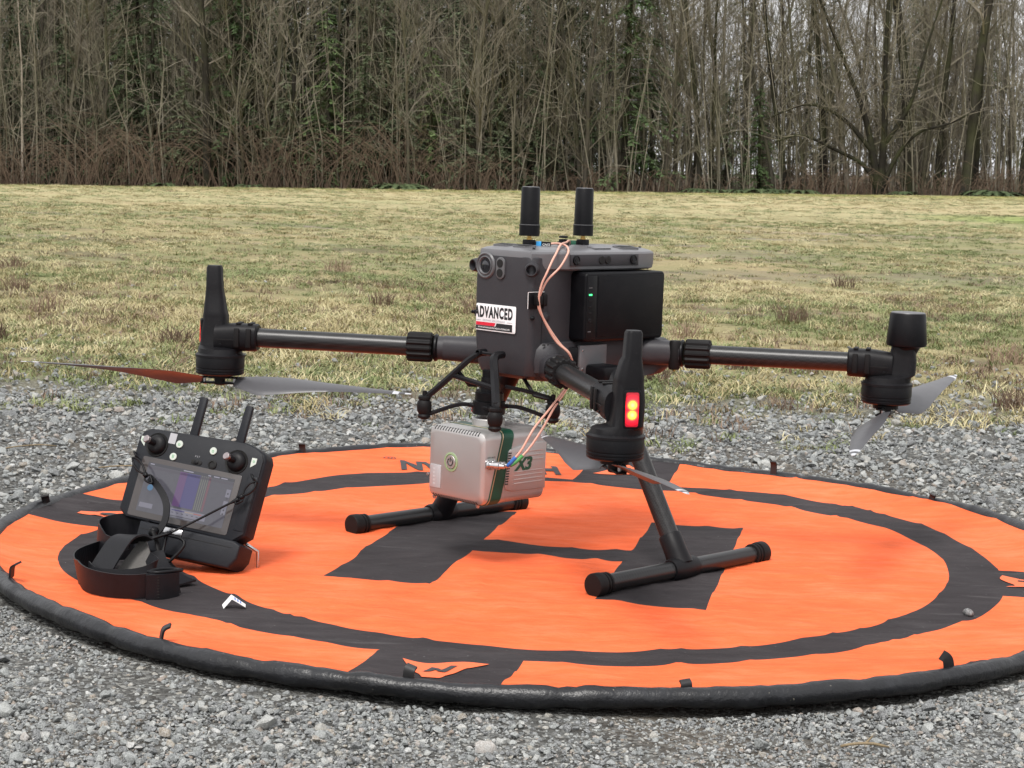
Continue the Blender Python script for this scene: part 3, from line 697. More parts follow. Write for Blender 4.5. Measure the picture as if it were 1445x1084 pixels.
def pad_z(x, y):
    rho = rho_of(x, y); v = Vector((x, y, 0))
    z = .0030 * mn.noise(v * 3.1) + .0018 * mn.noise(Vector((x * 5, y * 11, 3)))
    q = 1 - abs(mn.noise(Vector((x * 4.2 + 1.5 * mn.noise(v * 2), y * 9, 7)))) * 2.4
    z += .0030 * max(0, q) ** 2 * (1 if rho < 2.8 else .6)
    q = 1 - abs(mn.noise(Vector((x * 9 + y * 5, y * 7 - x * 6, 17)))) * 3.4
    z += .0018 * max(0, q) ** 2
    for nx, ny, d0, am in FOLDS:
        z += am * math.exp(-((x * nx + y * ny - d0 + .004 * mn.noise(v * 9)) / .0045) ** 2)
    if rho > 2.2:
        a = math.atan2(y - PY, x - PX); z += (.0090 + .003 * mn.noise(Vector((math.cos(a) * 6, math.sin(a) * 6, 1)))) * min(1, (rho - 2.2) / .8) ** 1.8
    return z
def pad_mat():
    m, t, b = newmat('printed pad fabric'); P = N(t, 'ShaderNodeNewGeometry').outputs['Position']
    at = N(t, 'ShaderNodeAttribute', attribute_name='enr'); sp = N(t, 'ShaderNodeSeparateXYZ'); t.links.new(at.outputs['Vector'], sp.inputs[0]); E_, N_, Rh = sp.outputs
    wb = N(t, 'ShaderNodeTexNoise'); wb.inputs['Scale'].default_value = 6; t.links.new(P, wb.inputs[0]); ws = N(t, 'ShaderNodeSeparateColor'); t.links.new(wb.outputs['Color'], ws.inputs[0])
    e = math_n(t, 'ADD', E_, math_n(t, 'MULTIPLY', math_n(t, 'SUBTRACT', ws.outputs[0], .5), .012)); n = math_n(t, 'ADD', N_, math_n(t, 'MULTIPLY', math_n(t, 'SUBTRACT', ws.outputs[1], .5), .018))
    def inside(v, a, c_): return math_n(t, 'MULTIPLY', math_n(t, 'GREATER_THAN', v, a), math_n(t, 'LESS_THAN', v, c_))
    def rect(a0, a1, b0, b1): return math_n(t, 'MULTIPLY', inside(e, a0, a1), inside(n, b0, b1))
    ring = inside(Rh, 1.0, 2.0); out = math_n(t, 'GREATER_THAN', Rh, 1.5)
    H_ = math_n(t, 'MAXIMUM', math_n(t, 'MAXIMUM', rect(-.224, -.089, -.322, .182), rect(.115, .247, -.322, .180)), rect(-.1, .12, -.103, -.035))
    s1 = math_n(t, 'MULTIPLY', out, math_n(t, 'MAXIMUM', inside(e, -.064, .092), inside(n, -.128, .040)))
    dk = math_n(t, 'MAXIMUM', math_n(t, 'MAXIMUM', ring, H_), s1, True); dk = math_n(t, 'MAXIMUM', dk, math_n(t, 'GREATER_THAN', Rh, 2.985))
    n1 = noise(t, P, 5, 5, .6); n2 = noise(t, P, 24, 6, .72, (.55, 2.0, 1)); n3 = noise(t, P, 90, 4, .7)
    f = math_n(t, 'ADD', math_n(t, 'MULTIPLY', n1, .45), math_n(t, 'MULTIPLY', n2, .55))
    org = ramp(t, f, [(.30, (.65, .098, .030)), (.5, (.79, .140, .048)), (.70, (.87, .205, .092))])
    org = mixc(t, math_n(t, 'MULTIPLY', ramp(t, n3, [(.55, (0, 0, 0)), (.8, (1, 1, 1))]), .25), org, (.62, .10, .03))
    org = mixc(t, math_n(t, 'MULTIPLY', ramp(t, noise(t, P, 2.2, 5, .7), [(.55, (0, 0, 0)), (.75, (1, 1, 1))]), .22), org, (.40, .10, .045))
    drk = ramp(t, f, [(.3, (.024, .0205, .0220)), (.5, (.036, .0315, .0335)), (.7, (.056, .050, .052))])
    dust = ramp(t, noise(t, P, 210, 2, .9), [(.70, (0, 0, 0)), (.76, (1, 1, 1))])
    drk = mixc(t, math_n(t, 'MULTIPLY', dust, .5), drk, (.30, .30, .30))
    streak = ramp(t, noise(t, P, 14, 4, .7, (.3, 2.6, 1)), [(.62, (0, 0, 0)), (.72, (1, 1, 1))])
    drk = mixc(t, math_n(t, 'MULTIPLY', streak, .16), drk, (.26, .25, .25))
    spots = ramp(t, noise(t, P, 150, 2, .9), [(.755, (0, 0, 0)), (.78, (1, 1, 1))])
    col = mixc(t, math_n(t, 'MULTIPLY', spots, .35), mixc(t, dk, org, drk), (.10, .07, .05))
    t.links.new(col, b.inputs['Base Color']); b.inputs['Roughness'].default_value = .8; b.inputs['Specular IOR Level'].default_value = .12
    h = math_n(t, 'ADD', math_n(t, 'MULTIPLY', noise(t, P, 26, 4, .6, (.5, 1.6, 1)), .9), math_n(t, 'MULTIPLY', noise(t, P, 1100, 2), .05)); bumpn(t, h, .8, .007, b); return m
m_pad = pad_mat()
def black_hem():
    m, t, b = newmat('black vinyl hem'); P = N(t, 'ShaderNodeNewGeometry').outputs['Position']; sp = N(t, 'ShaderNodeSeparateXYZ'); t.links.new(P, sp.inputs[0])
    col = ramp(t, noise(t, P, 22, 5, .65), [(.3, (.0035, .0035, .0045)), (.6, (.0085, .009, .0115)), (.8, (.024, .025, .030))])
    dust = ramp(t, noise(t, P, 170, 2, .9), [(.72, (0, 0, 0)), (.77, (1, 1, 1))]); col = mixc(t, math_n(t, 'MULTIPLY', dust, .45), col, (.42, .38, .30))
    t.links.new(col, b.inputs['Base Color']); b.inputs['Roughness'].default_value = .36; b.inputs['Specular IOR Level'].default_value = .5
    h = math_n(t, 'ADD', noise(t, P, 45, 4, .6), math_n(t, 'MULTIPLY', noise(t, P, 600, 2), .12)); bumpn(t, h, .5, .005, b); return m
m_hem = black_hem()
m_hemg = plain('grey hem cloth', (.115, .115, .125), .7, var=.35, vs=26, bump=.4, bs=60, dist=.004)

pad = empty('landing_pad', (0, 0, 0), label='round orange and dark grey landing pad with a big H, lying on the gravel', cat='landing pad')
def build_pad():
    NA = 600; rh = list(np.linspace(.03, 1, 44)) + list(np.linspace(1, 2, 11))[1:] + list(np.linspace(2, 3.04, 17))[1:]
    v = [(PX, PY, pad_z(PX, PY))]; f = []; at = [(0, 0, 0)]
    for rho in rh:
        for i in range(NA):
            a = 2 * PI * i / NA; r = rho_r(a, rho); x = PX + r * math.cos(a); y = PY + r * math.sin(a); v.append((x, y, pad_z(x, y))); e, n = en(x, y); at.append((e, n, rho))
    for i in range(NA): f.append((0, 1 + i, 1 + (i + 1) % NA))
    for k in range(len(rh) - 1):
        for i in range(NA): a = 1 + k * NA + i; b = 1 + k * NA + (i + 1) % NA; f.append((a, b + 0, b + NA, a + NA)[::1] if False else (a, a + NA, b + NA, b))
    mb = MB(); mb.add(v, f); o = mb.build('printed_cloth', m_pad, pad, True)
    q = o.data.attributes.new('enr', 'FLOAT_VECTOR', 'POINT'); q.data.foreach_set('vector', np.asarray(at, dtype=np.float32).ravel())
    # padded hem with the sprung hoop inside: gathered and slack between the pegs
    P_ = []; rad = []
    M_ = 520
    for i in range(M_):
        a = 2 * PI * i / M_; rr = .0104 * (1 + .13 * mn.noise(Vector((math.cos(a) * 16, math.sin(a) * 16, 2))) + .07 * mn.noise(Vector((math.cos(a) * 60, math.sin(a) * 60, 5))))
        pinch = abs(((i * 46 / M_) + .35 * mn.noise(Vector((i * .02, 0, 0)))) % 1 - .5); rr *= .86 + .18 * min(1, pinch * 7)
        r = rim_r(a) + .0095; P_.append((PX + r * math.cos(a), PY + r * math.sin(a), .0050 + .0035 * mn.noise(Vector((math.cos(a) * 5, math.sin(a) * 5, 8))))); rad.append(rr)
    mb = MB(); tube(mb, P_, rad, 18, closed=True)
    # creases
    vv = []
    for k, p in enumerate(mb.v):
        q = Vector(p); d = mn.noise(Vector((p[0] * 42, p[1] * 42, p[2] * 30))) * .0014 + abs(mn.noise(Vector((p[0] * 90, p[1] * 90, p[2] * 60)))) * .0012
        vv.append((q.x, q.y, q.z + d))
    mb.v = vv; mb.build('hem', m_hem, pad, True)
build_pad()
def decal(mb2d, name, mat, h=.0011):
    """lay a flat print on the cloth; the 2-D shape is in the pad's own (e, n) directions"""
    bm = bmesh.new(); vs = [bm.verts.new(p) for p in mb2d.v]
    for q in mb2d.f:
        try: bm.faces.new([vs[i] for i in q])
        except ValueError: pass
    bmesh.ops.triangulate(bm, faces=bm.faces[:])
    for _ in range(3):
        lg = [e for e in bm.edges if e.calc_length() > .014]
        if lg: bmesh.ops.subdivide_edges(bm, edges=lg, cuts=1); bmesh.ops.triangulate(bm, faces=bm.faces[:])
    for v in bm.verts: x, y = en2w(v.co.x, v.co.y); v.co = (x, y, pad_z(x, y) + h)
    bmesh.ops.recalc_face_normals(bm, faces=bm.faces[:])
    mb = MB(); mb.bm(bm); return mb.build(name, mat, pad, True)
m_orp = plain('orange print', (.79, .142, .049), .78, var=.08, vs=18)
m_dkp = plain('dark grey print', (.037, .034, .037), .78, var=.15, vs=18)
def emblem(T):
    """swept triangular emblem with a slanted N; T maps emblem coordinates to (e, n)"""
    out = catmull([(-.030, .052, 0), (-.012, .042, 0), (.004, .040, 0), (.022, .050, 0), (.040, .056, 0), (.062, .052, 0)], 4) + catmull([(.062, .052, 0), (.048, .036, 0), (.040, .022, 0), (.030, -.032, 0)], 4)[1:] + catmull([(.030, -.032, 0), (.013, -.034, 0)], 2)[1:] + catmull([(.013, -.034, 0), (-.008, .006, 0), (-.030, .052, 0)], 4)[1:-1]
    mb = MB(); pts_ = [T(p) for p in out]; mb.add([(p[0], p[1], 0) for p in pts_], [tuple(range(len(pts_)))]); decal(mb, 'swept_emblem', m_orp, .0010)
    nl = [[(.006, -.005), (.014, -.005), (.017, .018), (.009, .022)], [(.009, .022), (.017, .018), (.028, .000), (.021, .000)], [(.021, .000), (.028, .000), (.033, .034), (.026, .034)]]
    mb = MB()
    for q in nl: mb.add([(T(p)[0], T(p)[1], 0) for p in q], [(0, 1, 2, 3)])
    decal(mb, 'letter', m_dkp, .0017)
emblem(lambda p: (p[0] + 0.0, p[1] - .712))
emblem(lambda p: (.655 - p[1], p[0] - .055))                  # right hand sector
emblem(lambda p: (-.640 + p[1], -p[0] - .040))                # left hand sector
emblem(lambda p: (-p[0] + .02, .640 - p[1]))
mb = MB(); text_mb(mb, 'HOODMAN', .108, Matrix.Translation((-.238, .566, 0)) @ Matrix.Rotation(PI + .20, 4, 'Z'), h=0, shear=-.22, sx=.47, bold=.005)
mb.f = [q for q in mb.f]; decal(mb, 'lettering', m_dkp, .0012)
mb = MB(); text_mb(mb, '\u00ae', .03, Matrix.Translation((-.400, .590, 0)) @ Matrix.Rotation(PI + .2, 4, 'Z'), h=0); decal(mb, 'trade_mark', m_dkp, .0012)

# loops for the pegs, each different in how it flops
m_tab = plain('black tape loop', (.012, .011, .012), .55, var=.2)
for k, (x, y, tilt, h) in enumerate([(-.581, 2.122, .9, .020), (-.3517, 1.8724, .6, .016), (-.0892, 1.7622, .2, .013), (.180, 1.7532, -.1, .008), (.454, 1.8721, -.5, .015), (.4557, 3.093, 0, .022), (-.3598, 3.1447, .3, .016), (-.663, 2.594, .9, .014), (.681, 2.886, -.3, .010)]):
    a = math.atan2(y - PY, x - PX); r = rim_r(a) + .002; c = Vector((PX + r * math.cos(a), PY + r * math.sin(a), .012)); o_ = Vector((math.cos(a), math.sin(a), 0)); t_ = Vector((-o_.y, o_.x, 0))
    mb = MB(); pth = catmull([c, c + Vector((0, 0, h * .7)) + t_ * tilt * .006, c + Vector((0, 0, h)) + t_ * tilt * .016 - o_ * .004], 5); ribbon(mb, pth, [t_ if k in (3, 2, 5, 8) else (t_ * .8 + o_ * .6)] * len(pth), .011, .0024); mb.build('peg_loop', m_tab, pad, 40)

# ------------------------------------------------------------------ small things on the pad
o = MB(); bmp = bmesh.new(); bmesh.ops.create_icosphere(bmp, subdivisions=3, radius=.0062)
for v in bmp.verts: v.co *= 1 + .3 * mn.noise(v.co * 150); v.co.z *= .8
o.bm(bmp); pb = o.build('pebble', m_stone, None, 50); pb.location = (.5531, 2.1527, pad_z(.5531, 2.1527) + .004); tag(pb, 'single pale pebble lying on the grey ring at the right of the pad', 'pebble')
mb = MB(); _c = Vector((-.308, 2.056, pad_z(-.308, 2.056))); _x = Vector((.9, .3, 0)).normalized(); _y = Vector((-.3, .9, 0)).normalized(); _z = Vector((0, 0, 1))
fold = [(-.0125, -.004, .001), (-.0120, .010, .002), (-.002, .008, .014), (-.0035, -.006, .012), (.0115, -.010, .003), (.0135, .002, .0035)]
pv = [_c + _x * a + _y * b + _z * c for a, b, c in fold]; pv += [p - _z * .0004 for p in pv]
mb.add(pv, [(0, 3, 2, 1), (3, 4, 5, 2), (6, 7, 8, 9), (9, 8, 11, 10), (0, 6, 9, 3), (3, 9, 10, 4), (1, 2, 8, 7), (2, 5, 11, 8), (4, 10, 11, 5), (0, 1, 7, 6)])
pp_ = empty('paper_scrap', label='folded scrap of white printed paper lying on the grey ring left of centre', cat='paper'); mb.build('sheet', m_white, pp_, None)
m_bprint = plain('blue print', (.12, .22, .55), .5)
mb = MB()
for k in range(3):
    a, b = .2 + .2 * k, .3 + .2 * k; q = lambda u, w_: pv[3].lerp(pv[4], u).lerp(pv[2].lerp(pv[5], u), w_) + _z * .0006
    mb.add([q(a, .2), q(b, .2), q(b, .75), q(a, .75)], [(0, 1, 2, 3)])
mb.build('printed_mark', m_bprint, pp_, None)
# ------------------------------------------------------------------ the drone (x forward, y to its left)
drone = empty('quadcopter_drone', (.068, 2.465, 0), R(225), 'dark grey four armed drone with a silver scanner under its nose, standing on the pad', 'drone')
D = drone
X_, Y_, Z_ = Vector((1, 0, 0)), Vector((0, 1, 0)), Vector((0, 0, 1))
def disc(mb, c, axis, r, h, n=20, bev=0): 
    b = min(bev, h * .5); return lathe(mb, [(r - b, 0), (r, b), (r, h - b), (r - b, h)] if bev else [(r, 0), (r, h)], c, axis, n)

# --- shell: front block, spine, belly
def ring_rr(x0, x1, hy, r, z, n=5, dz=0):
    return [(p[0], p[1], z) for p in rrect(x1 - x0, hy * 2, r, n, (x0 + x1) / 2, 0)]
mb = MB()
rings = []
for z, x0, x1, hy, r in ((.2410, .034, .108, .046, .018), (.2450, .032, .1145, .050, .016), (.256, .030, .117, .051, .012), (.268, .030, .1175, .051, .010), (.285, .032, .1185, .0520, .008), (.33, .034, .1195, .0525, .007), (.365, .034, .1195, .0525, .007), (.3835, .034, .1195, .0525, .008), (.397, .036, .1185, .052, .014), (.4015, .040, .114, .048, .016)):
    rings.append(ring_rr(x0, x1, hy, r, z, 6))
loft(mb, rings)
# belly: long hull that swells at the four arm roots
def hull_ring(z, s, k=1.0):
    P_ = []; pts_ = [(.1140, 0), (.1130, .032), (.108, .052), (.090, .068), (.060, .064), (.030, .057), (-.030, .057), (-.085, .060), (-.112, .082), (-.136, .076), (-.150, .040), (-.152, 0)]
    full = pts_ + [(a, -b) for a, b in reversed(pts_[1:-1])]
    for p in catmull([(a * s, b * s * k, z) for a, b in full], 3, closed=True): P_.append(tuple(p))
    return P_
loft(mb, [hull_ring(.2375, .82), hull_ring(.2405, .90), hull_ring(.250, .98), hull_ring(.266, 1.0), hull_ring(.280, .985), hull_ring(.2875, .93), hull_ring(.2885, .86)])
body = mb.build('body_shell', m_shell, D, 35)
mb = MB(); box(mb, (-.035, 0, .333), (.150, .064, .098), .004); mb.build('battery_bay', m_black, D, 30)

# --- top cover: shallow dome with overhanging side rails
mb = MB()
def cover(z, k, e=0):
    pts_ = [(.116, .047), (.100, .0525), (.078, .056), (.066, .0635), (.050, .0655), (-.060, .0655), (-.084, .0640), (-.108, .058), (-.119, .046), (-.121, 0)]
    full = [(.1185, 0), (.1185, .030)] + pts_ + [(a, -b) for a, b in reversed(pts_[:-1])] + [(.1185, -.030)]
    return [(a * (1 - .42 * k - e), b * (1 - k - e), z) for a, b in full]
DOME = [(.02, .4050), (.10, .4072), (.25, .4092), (.50, .4106), (.85, .4112)]
loft(mb, [cover(.3815, 0, .05), cover(.3835, 0, .01), cover(.390, 0), cover(.4025, 0)] + [cover(z, k) for k, z in DOME])
top = mb.build('top_cover', m_shell2, D, 25)
def dome_z(x, y):
    k = min(max(0, 1 - abs(y) / .0650), max(0, (1 - abs(x) / .118) / .42)); return float(np.interp(k, [0] + [q[0] for q in DOME], [.4030] + [q[1] for q in DOME]))
def tiltM(cx, cy, dz=0):
    e = .006; gx = (dome_z(cx + e, cy) - dome_z(cx - e, cy)) / (2 * e); gy = (dome_z(cx, cy + e) - dome_z(cx, cy - e)) / (2 * e); z = Vector((-gx, -gy, 1)).normalized(); x = Vector((1, 0, gx)).normalized(); y = z.cross(x)
    return M_at(Vector((cx, cy, dome_z(cx, cy) + dz)), x, y, z)
def flat(name, cx, cy, wx, wy, r, dz, mat, par, h=.0008):
    mb = MB(); prism(mb, rrect(wx, wy, r, 4), h, tiltM(cx, cy, dz), .0002); return mb.build(name, mat, par, 30)
def frame_flat(name, cx, cy, wx, wy, r, dz, mat, par, w_=.0015, h=.0010):
    mb = MB(); M_ = tiltM(cx, cy, dz); o_ = rrect(wx, wy, r, 4); i_ = rrect(wx - 2 * w_, wy - 2 * w_, max(.0005, r - w_), 4); n = len(o_)
    v = [(p[0], p[1], 0) for p in o_] + [(p[0], p[1], h) for p in o_] + [(p[0], p[1], h) for p in i_] + [(p[0], p[1], 0) for p in i_]
    f = []
    for k in range(n):
        j = (k + 1) % n
        for q in range(3): f.append((q * n + k, q * n + j, (q + 1) * n + j, (q + 1) * n + k))
    mb.add([M_ @ Vector(p) for p in v], f); return mb.build(name, mat, par, 30)
for cx, cy, wx, wy in ((.096, .014, .016, .026), (.096, -.022, .016, .026), (-.064, .046, .034, .016), (-.064, -.046, .034, .016)):
    flat('recess', cx, cy, wx, wy, .003, -.0002, m_void, top, .0012); frame_flat('recess_lip', cx, cy, wx + .003, wy + .003, .004, -.0004, m_shell2, top, .0015, .0018)
flat('hatch', -.010, .047, .034, .016, .003, -.0002, m_shell2, top, .0018); flat('hatch', -.010, -.047, .034, .016, .003, -.0002, m_shell2, top, .0018)
mb = MB()
for i in range(9):
    for j in range(5): disc(mb, (.070 + i * .0022 - .006, -.016 + j * .0045 - .024, dome_z(.07, -.03) - .0001), Z_, .0007, .0008, 6)
mb.build('speaker_grille', m_void, top, None)
for x, y in ((.055, .053), (-.012, .053), (-.080, .052), (-.100, .04), (.105, .040)):
    mb = MB(); disc(mb, (x, y, dome_z(x, y) - .0004), Z_, .0021, .0014, 12, .0004); mb.build('screw', m_black, top, 30)
flat('warning_label', -.094, .014, .014, .030, .002, .0, m_greyink, top, .0007)
# flat raised panel on each rail with its sensors
for s in (1, -1):
    for x, kind in ((.053, 1), (.0045, 0), (-.0075, 0), (-.058, 1)):
        c = Vector((x, s * .0660, .3950)); ax = Vector((0, s, 0)); mb = MB()
        if kind: lathe(mb, [(.0062, 0), (.0062, .0018), (.0050, .0020), (.0044, .0009)], c, ax, 20, cap=False); o = mb.build('sensor_rim', m_black, top, 30); mb = MB(); disc(mb, c, ax, .0046, .0012, 16); disc(mb, c + ax * .001, ax, .0026, .0008, 12); mb.build('sensor_lens', m_glass, top, 30)
        else: disc(mb, c, ax, .0054, .0017, 20, .0004); mb.build('sensor_eye', m_void, top, 30)
    mb = MB(); M_ = Matrix(((1, 0, 0), (0, 0, -s), (0, 1, 0))).to_4x4() if s > 0 else Matrix(((1, 0, 0), (0, 0, 1), (0, 1, 0))).to_4x4()
    box(mb, (-.003, s * .0650, .3946), (.132, .0022, .0150), .0009); mb.build('sensor_rail', m_shell, top, 30)

# --- eyes on the front face
def eye(c, ax, r, depth, rim_mat, par, name='sensor'):
    ax = Vector(ax).normalized(); mb = MB()
    lathe(mb, [(r * 1.7, -.006), (r * 1.55, depth * .55), (r * 1.25, depth), (r * 1.08, depth), (r, depth * .7), (r * .98, depth * .3)], c, ax, 24, cap=False); o = mb.build(name + '_boss', rim_mat, par, 35)
    mb = MB(); disc(mb, Vector(c) + ax * depth * .25, ax, r, .0008, 20); lathe(mb, [(r * .62, .0008), (r * .55, .0022), (r * .2, .0030)], Vector(c) + ax * depth * .25, ax, 18); mb.build('lens', m_glass, o, 35)
    return o
eye((.112, .0455, .3825), (.80, .60, .0), .0060, .0135, m_shell, body)
eye((.1040, -.0555, .3825), (1, -.16, .0), .0060, .0155, m_shell, body)
mb = MB(); lathe(mb, [(.0102, -.03), (.0102, .006)], (.1040, -.0535, .3825), (1, -.1, 0), 20); mb.build('sensor_ear', m_shell, body, 35)
mb = MB(); c0 = Vector((.1190, -.032, .3835)); lathe(mb, [(.0175, 0), (.0175, .0014), (.0160, .0030), (.0150, .0030), (.0142, .0016), (.0122, .0016), (.0122, .0028), (.0112, .0032), (.0098, .0010)], c0, X_, 36, cap=False)
fpv = mb.build('camera_rim', m_lens_rim, body, 35)
mb = MB(); disc(mb, c0, X_, .0100, .0012, 28); lathe(mb, [(.0066, .001), (.0060, .0020), (.0030, .0026)], c0, X_, 24); mb.build('lens', m_glass, fpv, 35)
mb = MB(); prism(mb, rrect(.0155, .0285, .0075, 6), .0030, M_at((.1190, -.0035, .3815), Y_, Z_, X_), .0010); ir = mb.build('twin_sensor_plate', m_lens_rim, body, 30)
for dz in (.0062, -.0062):
    mb = MB(); disc(mb, (.1216, -.0035, .3815 + dz), X_, .0053, .0012, 20); mb.build('sensor_eye', m_void, ir, 30)
# seams, buttons and the nubs beside the sticker
mb = MB(); box(mb, (.0985, .05245, .3195), (.0005, .0006, .078)); box(mb, (.066, .05245, .2815), (.065, .0006, .0006)); mb.build('seam', m_void, body, None)
for y in (-.0525, .0525):
    mb = MB(); lathe(mb, [(.0030, 0), (.0030, .004), (.0018, .006), (.0024, .0075), (.0012, .0085)], (.114, y * .965, .321), (1, math.copysign(.9, y), 0), 12); mb.build('stud', m_black, body, 30)
mb = MB(); lathe(mb, [(.0090, 0), (.0070, .0022), (.0030, .0040), (.0005, .0044)], (.0915, .0505, .3215), Y_, 20); mb.build('dimple', m_shell, body, True)
for k in range(3): 
    mb = MB(); box(mb, (.100 - .009 * k, .0590, .2865 - .0002 * k), (.0045, .0022, .0018), .0004); mb.build('slot', m_void, body, 30)

# --- sticker with its lettering
Fx = lambda y, z, d: M_at((.1200 + d, y, z), Y_, Z_, X_)
mb = MB(); prism(mb, rrect(.0735, .0350, .0022, 4), .0007, Fx(-.0098, .3160, 0), .0001); st = mb.build('sticker', m_sticker, D, 30)
mb = MB(); text_mb(mb, 'ADVANCED', .0195, Fx(-.0135, .3222, .0009), h=.0002, sx=.60, bold=.00085, spacing=1.16); mb.build('lettering', m_ink, st, None)
mb = MB(); text_mb(mb, 'DRONE SOLUTIONS', .0036, Fx(-.0130, .3120, .0009), h=.0001, sx=1.05, spacing=1.25)
for y0 in (-.0415, .0165): box(mb, (.1210, y0, .3120), (.0002, .009, .0004))
mb.build('small_lettering', m_greyink, st, None)
mb = MB(); mb.add([(.1209, -.0460, .3096), (.1209, -.0095, .3096), (.1209, -.0115, .3052), (.1209, -.0460, .3052)], [(0, 1, 2, 3)]); mb.build('red_bar', m_red, st, None)
mb = MB(); mb.add([(.1209, -.0075, .3096), (.1209, .0215, .3096), (.1209, .0215, .3000), (.1209, -.0460, .3000), (.1209, -.0460, .3050), (.1209, -.0095, .3050)], [(0, 1, 2, 3, 4, 5)]); mb.build('black_bar', m_ink, st, None)
mb = MB(); text_mb(mb, 'WWW.ADVANCEDDRONESOLUTIONS.COM', .0031, Fx(-.0125, .3026, .0011), h=.0001, sx=.95); mb.build('web_address', m_white, st, None)

# --- batteries
for s in (1, -1):
    mb = MB(); bm = bmesh.new()
    prof = rrect(.156, .0905, .006, 4)
    M_ = Matrix(((1, 0, 0, -.0315), (0, 0, s, s * .034), (0, 1, 0, .3345), (0, 0, 0, 1)))
    prism(mb, prof, .0455, M_, .0035, 3); bt = mb.build('battery', m_batt, D, 35)
    mb = MB(); box(mb, (.0355, s * .0795, .3345), (.018, .0014, .082), .0006); mb.build('battery_grip', m_black, bt, 30)
    mb = MB(); box(mb, (-.0405, s * .0797, .3355), (.128, .0010, .080), .0005); mb.build('battery_panel', m_batt, bt, 30)
    for k in range(4):
        mb = MB(); box(mb, (.0385, s * .0805, .3510 - k * .0078), (.0052, .0008, .0020), .0003); mb.build('indicator', m_led if k == 0 else m_dark, bt, None)
    mb = MB(); lathe(mb, [(.0028, 0), (.0028, .0009), (.0020, .0012), (.0018, .0006)], (.0385, s * .0800, .3175), (0, s, 0), 14); mb.build('battery_button', m_dark, bt, 30)
    mb = MB(); box(mb, (.0385, s * .0803, .3030), (.0060, .0006, .0010)); box(mb, (.0385, s * .0803, .3600), (.0060, .0006, .0010)); box(mb, (-.1085, s * .076, .331), (.003, .004, .0012)); mb.build('mark', m_lens_rim, bt, None)

# grey side panel with screws below the battery
for s in (1, -1):
    mb = MB(); box(mb, (.010, s * .0605, .2645), (.052, .006, .038), .0012); pn = mb.build('side_panel', m_shell2, D, 30)
    mb = MB(); box(mb, (.052, s * .0600, .2665), (.026, .005, .030), .001); mb.build('port_cover', m_black, D, 30)
    for x, z in ((.030, .277), (.030, .252)):
        mb = MB(); disc(mb, (x, s * .0632, z), (0, s, 0), .0019, .0009, 12, .0003); mb.build('screw', m_metal, pn, 30)

# --- arms
def lamp_mat(cs):
    m, t, b = newmat('red lamp lens'); g = N(t, 'ShaderNodeTexCoord').outputs['Object']; ds = []
    for c in cs:
        v = N(t, 'ShaderNodeVectorMath', operation='DISTANCE'); t.links.new(g, v.inputs[0]); v.inputs[1].default_value = tuple(c); ds.append(v.outputs['Value'])
    d = math_n(t, 'MINIMUM', ds[0], ds[1]); d = math_n(t, 'DIVIDE', d, .020, True)
    t.links.new(ramp(t, d, [(0, (1, .62, .10)), (.16, (1, .42, .03)), (.25, (1, .10, .02)), (.33, (.75, .010, .015)), (.46, (.28, .003, .008)), (.62, (.09, .001, .004)), (1, (.03, .001, .003))]), b.inputs['Emission Color'])
    b.inputs['Emission Strength'].default_value = 3.2; b.inputs['Base Color'].default_value = (.12, .003, .006, 1); b.inputs['Roughness'].default_value = .15; return m
MOT = {'fr': (Vector((.317, -.339, .235)), Vector((.105, -.085, .268)), .272), 'fl': (Vector((.256, .3275, .205)), Vector((.086, .062, .258)), .2525),
       'rl': (Vector((-.262, .339, .235)), Vector((-.106, .082, .270)), .272), 'rr': (Vector((-.300, -.335, .235)), Vector((-.112, -.085, .268)), .272)}
def ribbed(mb, a, b, r, n=14, rib=.0022):
    """grip collar with lengthwise ribs"""
    ax = (b - a).normalized(); Lx = (b - a).length; x, y, z = frame(ax, Z_); v = []; f = []; m = n * 4
    hs_ = [(0, .90), (.0022, 1.0), (Lx - .0022, 1.0), (Lx, .90)]
    for h, k in hs_:
        for i in range(m):
            an = 2 * PI * i / m; rr = (r + (rib if i % 4 in (1, 2) else 0)) * k; v.append(a + ax * h + (x * math.cos(an) + y * math.sin(an)) * rr)
    for q in range(3):
        for i in range(m): f.append((q * m + i, q * m + (i + 1) % m, (q + 1) * m + (i + 1) % m, (q + 1) * m + i))
    f.append(tuple(range(m - 1, -1, -1))); f.append(tuple(3 * m + i for i in range(m))); mb.add(v, f)
